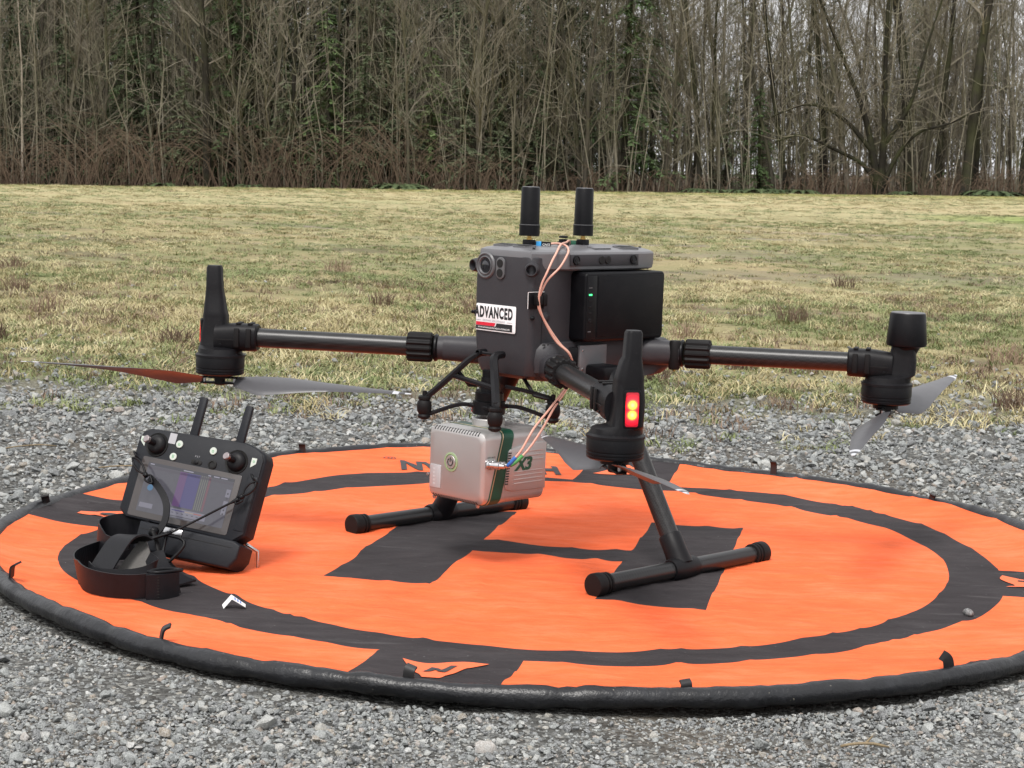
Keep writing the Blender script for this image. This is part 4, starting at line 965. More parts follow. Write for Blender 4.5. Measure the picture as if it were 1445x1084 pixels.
for key, (mo, rt_, za) in MOT.items():
    s = 1 if mo.y > 0 else -1; end = Vector((mo.x, mo.y, za)); dv = (end - rt_); Ln = dv.length; ax = dv.normalized()
    at_ = lambda u: rt_ + ax * u
    # root on the hull
    mb = MB(); x, y, z = frame(ax, Z_)
    rings = []
    for u, rx, rz in ((-.050, .022, .017), (-.018, .0225, .0180), (.004, .0185, .0170), (.012, .0172, .0165), (.026, .0172, .0165)):
        c = at_(u); rings.append([tuple(c + y * (rx * math.copysign(abs(math.cos(a)) ** .75, math.cos(a))) + x * (rz * math.copysign(abs(math.sin(a)) ** .75, math.sin(a)))) for a in [2 * PI * i / 28 for i in range(28)]])
    loft(mb, rings); ar = None
    arm = MB(); lathe(arm, [(.0128, 0), (.0128, Ln - .085)], at_(.045), ax, 26); ar = arm.build('arm_tube', m_carbon, D, 30)
    mb.build('arm_root', m_shell, ar, 35)
    c0_ = .026; k0 = {'fr': .015, 'fl': .010, 'rl': .006, 'rr': .006}[key]
    mb = MB(); lathe(mb, [(.0158, 0), (.0158, k0 - .004)], at_(.024), ax, 26); mb.build('arm_hinge', m_shell if key == 'fr' else m_dark, ar, 35)
    mb = MB(); lathe(mb, [(.0168, 0), (.0185, .002), (.0185, .004), (.0168, .0055)], at_(.022 + k0 - .003), ax, 28); mb.build('lock_ring', m_black, ar, 35)
    mb = MB(); ribbed(mb, at_(.0265 + k0), at_(.0265 + k0 + .034), .0178); mb.build('arm_collar', m_rubber, ar, 30)
    if key == 'fr':
        mb = MB(); box(mb, at_(.040) + Z_ * .0155, (.012, .006, .0015), .0005); mb.build('hinge_plate', m_black, ar, 30)
    if key == 'rl':
        mb = MB(); lathe(mb, [(.0065, -.021), (.0078, -.019), (.0078, .016), (.0065, .018)], at_(.008) + Vector((.004, .016, 0)), Z_, 16); mb.build('hinge_barrel', m_rubber, ar, 35)
        mb = MB(); disc(mb, at_(.008) + Vector((.004, .016, -.0235)), Z_, .0025, .003, 10); mb.build('screw', m_brass, ar, 35)
    # motor mount: clamp round the tube, neck, then the bell below
    mt = MB(); u0 = Ln - .052
    rings = []
    for u, a_, b_, dz in ((u0, .0165, .0168, 0), (u0 + .002, .0180, .0185, 0), (u0 + .026, .0180, .0190, -.0005), (u0 + .036, .0170, .0200, -.002), (Ln + .006, .0160, .0190, -.004)):
        c = at_(u) + Z_ * dz; rings.append([tuple(c + y * (a_ * math.copysign(abs(math.cos(t_)) ** .7, math.cos(t_))) + x * (b_ * math.copysign(abs(math.sin(t_)) ** .7, math.sin(t_)))) for t_ in [2 * PI * i / 28 for i in range(28)]])
    loft(mt, rings)
    ofs = Vector((-.002, s * .014, 0)) if mo.x > 0 else Vector((-.014, s * .013, 0)); hz = za - mo.z
    # housing block between motor and antenna
    rb = []
    for z_, sx_, sy_, o_ in ((mo.z + .0125, .0300, .0300, 0), (mo.z + .0200, .0290, .0290, .1), (mo.z + .0240, .0185, .0210, .8), (za + .004, .0175, .0180, 1), (za + .018, .0165, .0160, 1), (za + (.030 if mo.x > 0 else .026), .0150, .0148, 1)):
        c = mo + ofs * o_; ro_ = Vector((ax.x, ax.y, 0)).normalized(); rp_ = Z_.cross(ro_); rb.append([tuple(Vector((c.x, c.y, z_)) + rp_ * p[0] + ro_ * p[1]) for p in rrect(sx_ * 2, sy_ * 2, min(sx_, sy_) * .55 if o_ > .2 else min(sx_, sy_) * .98, 6)])
    loft(mt, rb); mn_ = mt.build('motor_mount', m_dark, D, 35)
    # clamp buckles on the two sides of the tube
    for k in (0, 1):
        for sd in (1, -1):
            c = at_(u0 + .010 + .016 * k) + y * sd * .0183; mb = MB(); box(mb, (0, 0, 0), (.0035, .0070, .026), .0012, M=M_at(c, y * sd, ax, Z_)); mb.build('clamp_buckle', m_rubber, mn_, 30)
        c = at_(u0 + .010 + .016 * k) + x * .0186; mb = MB(); box(mb, (0, 0, 0), (.022, .0062, .0026), .0009, M=M_at(c, y, ax, x)); mb.build('clamp_strap', m_rubber, mn_, 30)
    if mo.x > 0:                       # tall tapered antenna with the lamp below
        mb = MB(); rb = []
        zb = za + .027; zt = mo.z + .131
        for z_, wx, wy, shx, shy in ((zb - .010, .0152, .0165, 0, 0), (zb, .0158, .0162, 0, 0), (zb + .006, .0150, .0150, 0, .001), (zb + .022, .0115, .0130, 0, .0022), (zt - .030, .0098, .0112, 0, .0036), (zt - .003, .0092, .0102, 0, .0046), (zt, .0078, .0088, 0, .0046)):
            c = mo + ofs + Vector((shx, s * shy, 0)); ro_ = Vector((ax.x, ax.y, 0)).normalized(); rp_ = Z_.cross(ro_); rb.append([tuple(Vector((c.x, c.y, z_)) + rp_ * p[0] + ro_ * p[1]) for p in rrect(wx * 2, wy * 2, min(wx, wy) * .62, 6)])
        loft(mb, rb); mb.build('antenna', m_dark, mn_, 40)
        ro = Vector((ax.x, ax.y, 0)).normalized(); cl = mo + ofs + ro * .0158; cl.z = za + .0005 if s < 0 else mo.z + .0440
        fx = Z_.cross(ro); Ml = lambda d: M_at(cl + ro * d, fx, Z_, ro)
        m_lamp = lamp_mat([cl + ro * .005 + Z_ * .0052, cl + ro * .005 - Z_ * .0058])
        mb = MB(); prism(mb, rrect(.0200, .0440, .0035, 4), .0035, Ml(0), .0012); mb.build('lamp_bezel', m_black, mn_, 30)
        mb = MB(); prism(mb, rrect(.0150, .0385, .0022, 4), .0042, Ml(0.0002), .0008); mb.build('lamp_lens', m_lamp, mn_, 30)
        for dz in (.0052, -.0058):
            mb = MB(); prism(mb, rrect(.0088, .0084, .0040, 6), .0052, Ml(0) @ Matrix.Translation((0, dz, 0)), .001); mb.build('lamp_led', m_lamp, mn_, 30)
        mb = MB(); prism(mb, rrect(.0118, .0225, .0042, 4), .0047, Ml(0), .0006); mb.build('lamp_glow', m_lamp, mn_, 30)
    else:                               # drum shaped positioning antenna
        c = mo + Vector((-.016, s * .016, 0)); zb = mo.z + .062; mb = MB()
        lathe(mb, [(.014, zb - .010), (.018, zb - .002), (.0255, zb), (.0265, zb + .003), (.0232, zb + .041), (.0222, zb + .0428)], Vector((c.x, c.y, 0)), Z_, 40); mb.build('antenna_drum', m_black, mn_, 40)
        mb = MB(); lathe(mb, [(.0221, 0), (.0215, .0009), (.0005, .0014)], (c.x, c.y, zb + .0429), Z_, 40); mb.build('drum_cap', m_lens_rim, mn_, 40)
        mb = MB(); rb = []
        for z_, q in ((za + .010, .95), (za + .026, 1), (zb - .002, 1)): rb.append([(mo.x + (c.x - mo.x) * q + .0145 * math.cos(a), mo.y + (c.y - mo.y) * q + .0145 * math.sin(a), z_) for a in [2 * PI * i / 24 for i in range(24)]])
        loft(mb, rb); mb.build('antenna_neck', m_dark, mn_, 40)
    # joint line between the two half shells and its screws
    for sd in (1, -1):
        mb = MB(); cA = at_(Ln - .014) + y * sd * .0188; box(mb, (0, 0, 0), (.030, .0005, .0007), M=M_at(cA - Z_ * .003, ax, y, ax.cross(y))); mb.build('joint_line', m_void, mn_, None)
        mb = MB(); disc(mb, at_(Ln - .004) + y * sd * .0186 - Z_ * .010, y * sd, .0017, .0012, 10, .0003); mb.build('screw', m_black, mn_, 30)
    # bell
    mb = MB(); z0 = mo.z
    lathe(mb, [(.0300, -.0150), (.0322, -.0135), (.0325, -.0110), (.0319, -.0105), (.0319, -.0095), (.0327, -.0090), (.0327, -.0070), (.0321, -.0065), (.0321, -.0055), (.0328, -.0050), (.0328, .0100), (.0318, .0125), (.0300, .0135), (.0290, .0100), (.0120, .0085)], mo, Z_, 48); bl = mb.build('motor', m_black, D, 40)
    mb = MB(); lathe(mb, [(.0335, .0090), (.0335, .0118), (.0300, .0140), (.0295, .0120)], mo, Z_, 48, cap=False)
    for k in range(6): a = k * PI / 3 + .3; box(mb, (0, 0, 0), (.020, .0030, .0025), .0006, M=Matrix.Translation(mo + Vector((math.cos(a) * .020, math.sin(a) * .020, .0128))) @ Matrix.Rotation(a, 4, 'Z'))
    mb.build('motor_cage', m_dark, bl, 40)

# --- propellers: hub plate and two blades each
def blade(mb, hub, tip, wmax=.0225, side=1, pitch=.30, twist=None):
    """swept blade from near the hub to the tip with camber and twist; returns sections"""
    ax = (tip - hub); Lb = ax.length; ax.normalize(); sd = Z_.cross(ax).normalized() * side; up = ax.cross(sd) * side
    if up.z < 0: up = -up
    V = []; n = 30
    for i in range(n + 1):
        u = i / n; r_ = .022 + (Lb - .022) * u
        w = np.interp(u, [0, .04, .16, .30, .5, .75, .93, 1], [.50, .62, 1.0, .98, .74, .46, .27, .07]) * wmax
        off = -np.interp(u, [0, .16, .4, .75, 1], [0, .34, .20, .05, -.12]) * wmax; pt = np.interp(u, [0, .15, .5, 1], [1.1, 1.15, .62, .30]) * pitch
        c = hub + ax * r_ + Z_ * (.006 * math.sin(u * PI) * .4)
        row = []
        for k in range(7):
            q = -1 + 2 * k / 6; yy = off + q * w; row.append((yy, q))
        th = .0017 * (1 - .6 * u)
        up_ = [c + sd * (yy * math.cos(pt)) + Z_ * (yy * math.sin(pt) + .0030 * (1 - q * q) * (w / wmax) + th * (1 - abs(q) ** 3) * .5) for yy, q in row]
        dn = [c + sd * (yy * math.cos(pt)) + Z_ * (yy * math.sin(pt) + .0030 * (1 - q * q) * (w / wmax) - th * (1 - abs(q) ** 3) * .5 - .0002) for yy, q in row]
        V.append([tuple(p) for p in up_] + [tuple(p) for p in reversed(dn)])
    return V
def prop(key, hubz, tips, side=1, pitch=.30):
    mo = MOT[key][0]; hub = Vector((mo.x, mo.y, hubz)); dirs = [(Vector(t_) - hub).normalized() for t_ in tips]
    mb = MB(); lathe(mb, [(.0165, .0060), (.0165, .0105), (.0150, .012)], hub + Z_ * -.002, Z_, 24); lathe(mb, [(.0060, -.0060), (.0075, -.0050), (.0075, .006)], hub, Z_, 16)
    pr = mb.build('propeller', m_black, D, 35)
    mb = MB(); a = (dirs[0] - dirs[1]); a.z = 0; a.normalize(); b = Z_.cross(a); box(mb, (0, 0, -.003), (.052, .013, .0028), .0009, M=M_at(hub, a, b, Z_)); box(mb, (0, 0, .0045), (.050, .012, .0020), .0006, M=M_at(hub, a, b, Z_)); mb.build('blade_clamp', m_black, pr, 30)
    for t_, d in zip(tips, dirs):
        tt = hub + d * .267; V = blade(None, hub, tt, side=side, pitch=pitch); n1 = int(len(V) * .88)
        mb = MB(); loft(mb, V[:n1 + 1]); mb.build('blade', m_blade, pr, 60)
        mb = MB(); loft(mb, V[n1:n1 + 2] ); loft(mb, V[n1 + 2:]); mb.build('blade_tip', m_tip, pr, 60)
        mb = MB(); loft(mb, V[n1 + 1:n1 + 3]); mb.build('tip_stripe', m_blade, pr, 60)
        mb = MB(); disc(mb, hub + Vector((d.x, d.y, 0)).normalized() * .0205 + Z_ * -.0050, Z_, .0022, .011, 10, .0004); mb.build('blade_bolt', m_metal, pr, 30)
prop('fr', .211, [(.515, -.517, .229), (.167, -.118, .207)], 1, .44)
prop('fl', .180, [(.133, .090, .176), (.396, .554, .197)], -1, .42)
prop('rl', .209, [(-.522, .286, .237), (-.022, .453, .186)], 1, .42)
prop('rr', .210, [(-.070, -.205, .212), (-.525, -.470, .214)], -1)

# --- landing gear
for s in (1, -1):
    yb = .227 * s; xb = .006; foot = Vector((xb, yb, .013)); top_ = Vector((.004, .088 * s, .243)); ax = (top_ - foot).normalized()
    mb = MB(); lathe(mb, [(.0122, .034), (.0122, (top_ - foot).length)], foot, ax, 26); lg = mb.build('leg_strut', m_carbon, D, 30)
    mb = MB(); lathe(mb, [(.0105, 0), (.0165, .004), (.0150, .022), (.0148, .044), (.0138, .046)], foot, ax, 26); lathe(mb, [(.0130, -.024), (.0142, -.020), (.0150, 0), (.0142, .020), (.0130, .024)], foot, X_, 24); mb.build('leg_joint', m_dark, lg, 40)
    mb = MB(); lathe(mb, [(.0150, -.030), (.0150, .004)], top_, ax, 24); box(mb, (top_.x, top_.y * .78, .2480), (.040, .060, .020), .005); mb.build('leg_socket', m_black, lg, 35)
    mb = MB(); lathe(mb, [(.0108, -.158), (.0108, .158)], foot, X_, 26); mb.build('skid_tube', m_carbon, lg, 30)
    for e in (1, -1):
        mb = MB(); lathe(mb, [(.0125, .142), (.0138, .1425), (.0138, .1450), (.0125, .1455), (.0125, .1475), (.0140, .148), (.0140, .1505), (.0128, .151), (.0128, .1530), (.0146, .1535), (.0150, .156), (.0150, .1655), (.0138, .1675), (.0110, .1678)], foot, (e, 0, 0), 32); mb.build('foot_cap', m_rubber, lg, 35)

# --- damped carrier under the nose
mb = MB(); K = [Vector((.141, -.016, .2715)), Vector((.141, .017, .2715))]; Bl = [Vector((.190, -.066, .200)), Vector((.190, .066, .200)), Vector((.086, .066, .203)), Vector((.086, -.066, .203))]
def bar(mb, pts_, w_, h_): tube(mb, pts_, [w_] * len(pts_), 6, sx=h_)
bar(mb, catmull([K[0] + Vector((-.004, 0, 0)), Vector((.150, -.026, .262)), Vector((.172, -.048, .232)), Bl[0] + Vector((-.004, .004, .014)), Bl[0] + Z_ * .010], 3), .0046, .9)
bar(mb, catmull([K[0], K[1]], 2), .0026, .9)
bar(mb, catmull([K[1] + Vector((-.004, 0, 0)), Vector((.152, .022, .268)), Vector((.160, .032, .250)), Bl[1] + Vector((-.003, -.002, .018)), Bl[1] + Z_ * .010], 3), .0060, .85)
bar(mb, [Vector((.163, -.040, .240)), Vector((.166, .040, .232))], .0044, .8)
bar(mb, [Vector((.160, -.035, .246)), Vector((.145, -.030, .228)), Vector((.120, -.020, .228))], .0034, .8)
for q in (2, 3):
    s = 1 if q == 2 else -1; bar(mb, catmull([Vector((.128, .020 * s, .230)), Vector((.112, .040 * s, .226)), Bl[q] + Vector((0, -.004 * s, .014)), Bl[q] + Z_ * .010], 3), .0034, .8); bar(mb, [Vector((.100, .025 * s, .240)), Vector((.104, .050 * s, .220)), Bl[q] + Z_ * .012], .0028, .8)
cr = mb.build('damper_bracket', m_dark, D, 40)
for c in K:
    mb = MB(); lathe(mb, [(.0048, -.010), (.0048, .0035), (.0036, .0042), (.0030, .0010)], c, X_, 16); mb.build('bracket_screw', m_black, cr, 35)
mb = MB()
for q, b in enumerate(Bl):
    sx_ = 1 if b.x > .13 else -1; sy_ = 1 if b.y > 0 else -1; bar(mb, catmull([Vector((.137 + .014 * sx_, .014 * sy_, .204)), Vector((.137 + .026 * sx_, .032 * sy_, .203)), b + Vector((-.006 * sx_, -.006 * sy_, -.010)), b + Vector((.002 * sx_, .002 * sy_, -.013))], 4), .0034, .8)
box(mb, (.137, 0, .2035), (.040, .040, .005), .002); mb.build('lower_plate', m_dark, cr, 40)
for b in Bl:
    mb = MB(); lathe(mb, [(.004, -.017), (.0078, -.0150), (.0085, -.0125), (.0072, -.0100), (.0092, -.0065), (.0098, 0), (.0092, .0055), (.0070, .0082), (.0082, .0095), (.0082, .0125), (.0060, .0135), (.0030, .0140), (.0030, .0200), (.0020, .0205)], b + Z_ * -.001, Z_, 24); mb.build('damper_ball', m_rubber, cr, 40)
mb = MB(); lathe(mb, [(.0110, .036), (.0120, .026), (.0125, .017), (.0185, .016), (.0185, .006), (.0210, .005), (.0215, -.004), (.0215, -.010), (.0200, -.012)], (.137, 0, .2050), Z_, 40); lathe(mb, [(.010, 0), (.010, .03)], (.137, 0, .22), Z_, 24); mb.build('mount_ring', m_black, cr, 35)
for k, (a, z_) in enumerate(((.15, .1995), (.2, .1960))):
    mb = MB(); box(mb, (.137 + .0213 * math.cos(-.9), .0213 * math.sin(-.9), z_), (.0022, .0022, .0022), .0003); mb.build('red_dot', m_red, cr, None)

# --- laser scanner: silver box, green band, silver tail
x0, x1, hy, zb, zt = .080, .194, .0525, .0840, .1780
xm0, xm1 = .128, .150
def rr_ring(x, hy_, z0_, z1_, r=.010): return [(x, p[0], p[1]) for p in rrect(hy_ * 2, z1_ - z0_, r, 5, 0, (z0_ + z1_) / 2)]
mb = MB(); loft(mb, [rr_ring(.1560, hy, zb, zt), rr_ring(x1 - .008, hy, zb, zt), rr_ring(x1 - .0035, hy - .0012, zb + .0012, zt - .0012), rr_ring(x1 - .0008, hy - .004, zb + .004, zt - .004), rr_ring(x1, hy - .0075, zb + .0075, zt - .0075)]); ld = mb.build('scanner_housing', m_silver, D, 30)
mb = MB(); loft(mb, [rr_ring(x0, hy - .007, zb + .009, zt - .007), rr_ring(x0 + .001, hy - .003, zb + .004, zt - .003), rr_ring(x0 + .006, hy, zb + .001, zt), rr_ring(.1560, hy, zb + .0006, zt - .0004)]); mb.build('scanner_tail', m_silver2, ld, 30)
mb = MB()
def slant(x, z): return x + (.131 - z) * .26
def band(xa, xb, e, mat, name):
    mb = MB(); rg_ = []
    for xx in (xa, xb): rg_.append([(slant(xx, p[1]), p[0], p[1]) for p in rrect((hy + e) * 2, zt - zb + 2 * e, .0105, 6, 0, (zt + zb) / 2)])
    loft(mb, rg_); return mb.build(name, mat, ld, 30)
band(.1525, .1695, .0006, m_green, 'green_band'); band(.1711, .1725, .0009, m_gold, 'trim_line'); band(.1695, .1711, .0004, m_green, 'groove'); band(.1725, .1742, .0005, m_green, 'groove')
# pale stepped edge of the tail along the band
for s in (1, -1):
    mb = MB(); e = [(.1235, .1775), (.1240, .1680), (.1205, .1600), (.1330, .1560), (.1420, .1545), (.1425, .1120), (.1380, .1035), (.1250, .0990), (.1215, .0860)]
    pth = [Vector((a, s * (hy + .0008), z)) for a, z in e]; 
    mb = MB(); 
    poly = [(x0 + .004, .1600), (.1205, .1600), (.1380, .1560), (.1490, .1545), (.1520, .1515), (.1572, .1080), (.1550, .1030), (.1440, .1000), (x0 + .004, .0990)]
    M_ = Matrix(((1, 0, 0, 0), (0, 0, s, s * (hy - .002)), (0, 1, 0, 0), (0, 0, 0, 1)))
    prism(mb, poly, .0046, M_, .0010); sp_ = mb.build('side_panel', m_silver2, ld, 30)
    for k in range(7):
        z_ = .1500 - k * .0056 if k < 3 else .1245 - (k - 3) * .0050
        mb = MB(); box(mb, (.1160, s * (hy + .0027), z_), (.052, .0006, .0016), .0003); mb.build('ridge', m_silver, ld, 30)
    for k in range(13):
        mb = MB(); box(mb, (.1505 + (.1500 - (.1500 - k * .0033)) * .12, s * (hy + .0028), .1500 - k * .0033), (.0048, .0010, .0014)); mb.build('vent_slot', m_void, ld, None)
mb = MB(); text_mb(mb, 'X3', .0225, M_at((.1260, hy + .0030, .1335), Vector((-1, 0, 0)), Z_, Y_), h=.0006, shear=.25, bold=.0008, sx=1.05); mb.build('model_mark', m_green, ld, None)
for zz, sg in ((zt - .0030, 1), (zb + .0030, -1)):
    for k in range(17):
        mb = MB(); box(mb, (0, 0, 0), (.0016, .0017, .0062), M=Matrix.Translation((x1 - .0028, -.0400 + k * .0050, zz)) @ Matrix.Rotation(sg * -.78, 4, 'Y')); mb.build('vent_slot', m_void, ld, None)
Fp = lambda y, z, d: M_at((x1 + d, y, z), Y_, Z_, X_)
mb = MB(); lathe(mb, [(.0125, 0), (.0125, .0010), (.0100, .0014), (.0096, .0004)], (x1 - .0002, -.0075, .1340), X_, 32); pbn = mb.build('power_button', plain('pale green ring', (.26, .36, .20), .4), ld, 30)
mb = MB(); disc(mb, (x1, -.0075, .1340), X_, .0088, .0016, 28, .0004); mb.build('button_disc', m_silver, ld, 30)
mb = MB()
aa = [R(120) - R(300) * k / 24 for k in range(25)]; arc = [Vector((x1 + .0018, -.0075 + .0046 * math.cos(a - R(0)), .1340 + .0046 * math.sin(a))) for a in [R(120) + R(300) * k / 24 for k in range(25)]]
tube(mb, arc, .0007, 5); tube(mb, [(x1 + .0018, -.0075, .1345), (x1 + .0018, -.0075, .1400)], .0007, 5); mb.build('power_symbol', m_ink, ld, None)
mb = MB(); prism(mb, rrect(.0200, .0300, .0012, 3), .0008, Fp(-.0385 + .0025, .1120, 0), .0001); mb.build('data_plate', plain('data plate', (.50, .49, .50), .35, .3), ld, 30)
mb = MB()
for r_ in range(5): text_mb(mb, ('X3', 'SN 32', 'P/N', 'DC 24V', '5A')[r_] if False else '|| |', .0030, Fp(-.038, .1215 - r_ * .0048, .0009), h=.0001)
mb.build('plate_print', m_white, ld, None)
mb = MB(); lathe(mb, [(.0215, 0), (.0215, .010), (.0205, .011)], (.137, 0, zt - .001), Z_, 36); mb.build('mount_base', m_silver, ld, 35)
for x in (.1905, .1780):
    mb = MB(); lathe(mb, [(.0050, -.001), (.0062, .0005), (.0062, .003), (.0042, .0035), (.0042, .009), (.0050, .0095), (.0050, .0160), (.0036, .0170), (.0030, .0230)], (x if x < .19 else .1860, hy, .1375), Vector((-.35, 1, .02)), 18); mb.build('connector', m_metal, ld, 35)
mb = MB(); text_mb(mb, 'ANT1 ANT2', .0026, M_at((.181, hy + .0003, .1465), Vector((-1, 0, 0)), Z_, Y_), h=.0001); mb.build('port_print', m_ink, ld, None)
mb = MB(); disc(mb, (x1 - .001, -.0515, .112), X_, .0018, .002, 8); mb.build('screw', m_metal, ld, 30)
for p in ((.186, .036, zb), (.186, -.046, zb)):
    mb = MB(); lathe(mb, [(.0030, 0), (.0018, -.004)], p, Z_, 10); mb.build('rubber_foot', m_silver, ld, 30)

# --- two rod antennas with their leads
for x, gcol in ((.0737, m_bluel), (-.0290, m_greenl)):
    mb = MB(); lathe(mb, [(.0128, .4375), (.0128, .4380), (.0122, .485), (.0112, .4868)], (x, 0, 0), Z_, 36); an = mb.build('rod_antenna', m_black, D, 35)
    mb = MB(); lathe(mb, [(.0130, .4235), (.0135, .4240), (.0135, .4375), (.0128, .4378)], (x, 0, 0), Z_, 36); mb.build('antenna_base', m_black, an, 35)
    mb = MB(); lathe(mb, [(.0127, .4375), (.0137, .4376), (.0137, .4384), (.0124, .4385)], (x, 0, 0), Z_, 36); mb.build('pale_ring', m_lens_rim, an, 35)
    mb = MB(); lathe(mb, [(.0113, .4868), (.0104, .4873), (.0003, .4876)], (x, 0, 0), Z_, 36); mb.build('antenna_cap', m_lens_rim, an, 35)
    mb = MB(); lathe(mb, [(.0036, .4185), (.0036, .4205), (.0028, .421), (.0028, .4240)], (x, 0, 0), Z_, 12); mb.build('connector', m_brass, an, 30)
    dr = -1 if x > 0 else 1; q = Vector((-.7, .7, 0)) if x > 0 else Vector((.7, -.7, 0))
    mb = MB(); box(mb, (x, 0, .4120), (.0125, .0125, .0130), .0008); 
    if x > 0: box(mb, (x, .0035, .4040), (.005, .005, .010), .0006)
    mb.build('antenna_stand', m_black, an, 30)
    xx = Vector((q.x, q.y, 0)).normalized(); Mx = lambda d, h=0: M_at(Vector((x, 0, .4135 + h)) + xx * d, xx, Z_.cross(xx), Z_)
    mb = MB(); box(mb, (.0165, 0, -.001), (.024, .0060, .0078), .0006, M=Mx(0)); mb.build('plug', m_black, an, 30)
    mb = MB(); box(mb, (.0125, 0, -.001), (.0068, .0064, .0082), .0003, M=Mx(0)); mb.build('colour_tag', gcol, an, 30)
    mb = MB(); text_mb(mb, 'GNSS', .0042, M_at(Vector((x, 0, .4125)) + xx * .0225 + Vector((.0022, .0022, 0)) , xx * (1 if x > 0 else -1), Z_, (xx * (1 if x > 0 else -1)).cross(Z_)), h=.0001); mb.build('plug_print', m_white, an, None)
mb = MB(); box(mb, (.009, 0, .4110), (.014, .010, .010), .001); box(mb, (.009, 0, .4170), (.010, .008, .004), .001); lathe(mb, [(.0060, 0), (.0060, .0022), (.0045, .003)], (.009, 0, .4205), Z_, 14); mb.build('cross_stand', m_dark, D, 30)

c1 = [(.054, .014, .4130), (.046, .024, .4145), (.052, .045, .4130), (.066, .064, .4080), (.076, .070, .400), (.089, .071, .386), (.104, .066, .371), (.111, .062, .355), (.114, .0600, .343), (.111, .0605, .330), (.095, .0640, .307), (.081, .070, .288), (.070, .078, .274), (.052, .066, .250), (.060, .066, .230), (.093, .075, .207), (.124, .085, .183), (.144, .083, .160), (.160, .080, .146), (.172, .0775, .1385)]
c2 = [(-.013, -.010, .4130), (.004, .004, .4170), (.024, .018, .4155), (.050, .036, .4150), (.069, .049, .4120), (.086, .060, .4040), (.099, .066, .395), (.109, .067, .380), (.114, .063, .364), (.1145, .0600, .344), (.107, .0605, .323), (.089, .067, .293), (.073, .078, .275), (.056, .070, .250), (.072, .070, .229), (.116, .085, .206), (.150, .094, .187), (.168, .092, .162), (.178, .086, .147), (.181, .080, .1395)]
for k, c in enumerate((c1, c2)):
    c = [Vector(p) + Vector((0, .0015 * k, 0)) for p in c]; pth = catmull(c, 8); mb = MB(); tube(mb, pth, .00145, 8); cb = mb.build('antenna_cable', m_cable, D, True)
    mb = MB(); tube(mb, pth[-12:], [.0026] * 9 + [.0023, .0023, .0020], 10); mb.build('cable_sleeve', m_greens if k == 0 else m_blue, cb, True)
# adhesive clip that pins the leads to the flank
mb = MB(); box(mb, (.1120, .0530, .3440), (.030, .0022, .0225), .0004); cp = mb.build('cable_clip', m_black, D, 30)
mb = MB(); box(mb, (.1120, .0575, .3440), (.009, .010, .013), .0015); box(mb, (.0990, .0560, .3440), (.008, .006, .016), .002); mb.build('clip_jaw', m_rubber, cp, 30)
mb = MB(); box(mb, (.1120, .0538, .3545), (.029, .0008, .0008)); box(mb, (.1266, .0538, .3440), (.0008, .0008, .0215)); mb.build('clip_edge', m_white, cp, None)
# ------------------------------------------------------------------ handheld controller, leaning back on its wire foot
EX = Vector((.936, -.3393, -.0936)); EZ = Vector((-.2879, -.8911, .3508)); EZ = (EZ - EX * EZ.dot(EX)).normalized(); EX.normalize(); EY = EZ.cross(EX)
ctl = empty('drone_controller', (0, 0, 0), label='black handheld controller with lit screen and two aerials, propped on the left of the pad', cat='controller')
CM = M_at((-.398, 2.276, .1055), EX, EY, EZ)
ctl.matrix_world = CM
I4 = Matrix.Identity(4)
Zl = Vector((0, 0, 1))
out = [(-.0895, .0440), (-.0850, .0535), (-.0760, .0585), (.0600, .0635), (.0740, .0600), (.0880, .0535), (.0915, .0460), (.0915, -.0505), (.0780, -.0615), (-.0780, -.0590), (-.0895, -.0500)]
mb = MB(); prism(mb, out, .028, Matrix.Translation((0, 0, -.030)), .004, 3); cs = mb.build('casing', m_ctrl, ctl, 40)
mb = MB(); prism(mb, [(a * .975, b * .975) for a, b in out], .0022, Matrix.Translation((0, 0, -.0022)), .0010, 2); mb.build('front_plate', m_ctrl, ctl, 40)
mb = MB(); prism(mb, rrect(.1420, .0770, .0030, 4, -.0035, -.0170), .0012, Matrix.Translation((0, 0, -.0004)), .0003); mb.build('screen_bezel', plain('screen glass brown tint', (.050, .043, .042), .12, spec=.6), ctl, 30)
# side tapering flanges
mb = MB(); box(mb, (.0815, -.012, -.0006), (.0135, .070, .0030), .001); mb.build('side_trim', m_ctrl, ctl, 30)
def screen_mat():
    m, t, b = newmat('lit map screen'); g = N(t, 'ShaderNodeTexCoord').outputs['Object']; n = noise(t, g, 90, 6, .7); c = mixc(t, n, (.024, .024, .032), (.052, .050, .062))
    c = mixc(t, ramp(t, noise(t, g, 25, 5, .6), [(.5, (0, 0, 0)), (.62, (1, 1, 1))]), c, (.038, .036, .047)); b.inputs['Base Color'].default_value = (.02, .02, .02, 1); t.links.new(c, b.inputs['Emission Color']); b.inputs['Emission Strength'].default_value = 1.0; b.inputs['Roughness'].default_value = .10; return m
m_scr = screen_mat()
def scr(col, e=1.0, nm='screen graphic'):
    m, t, b = newmat(nm); b.inputs['Base Color'].default_value = (.02, .02, .02, 1); b.inputs['Emission Color'].default_value = tuple(c * .34 for c in col) + (1,); b.inputs['Emission Strength'].default_value = e; b.inputs['Roughness'].default_value = .12; return m
sx0, sx1, sy0, sy1 = -.0640, .0590, -.0480, .0150
mb = MB(); mb.add([(sx0, sy0, .0010), (sx1, sy0, .0010), (sx1, sy1, .0010), (sx0, sy1, .0010)], [(0, 1, 2, 3)]); sn = mb.build('screen', m_scr, ctl, None)
def rct(name, x, y, wx, wy, mat, z=.00115, sk=0):
    mb = MB(); mb.add([(x - wx / 2 - sk, y - wy / 2, z), (x + wx / 2 - sk, y - wy / 2, z), (x + wx / 2 + sk, y + wy / 2, z), (x - wx / 2 + sk, y + wy / 2, z)], [(0, 1, 2, 3)]); return mb.build(name, mat, sn, None)
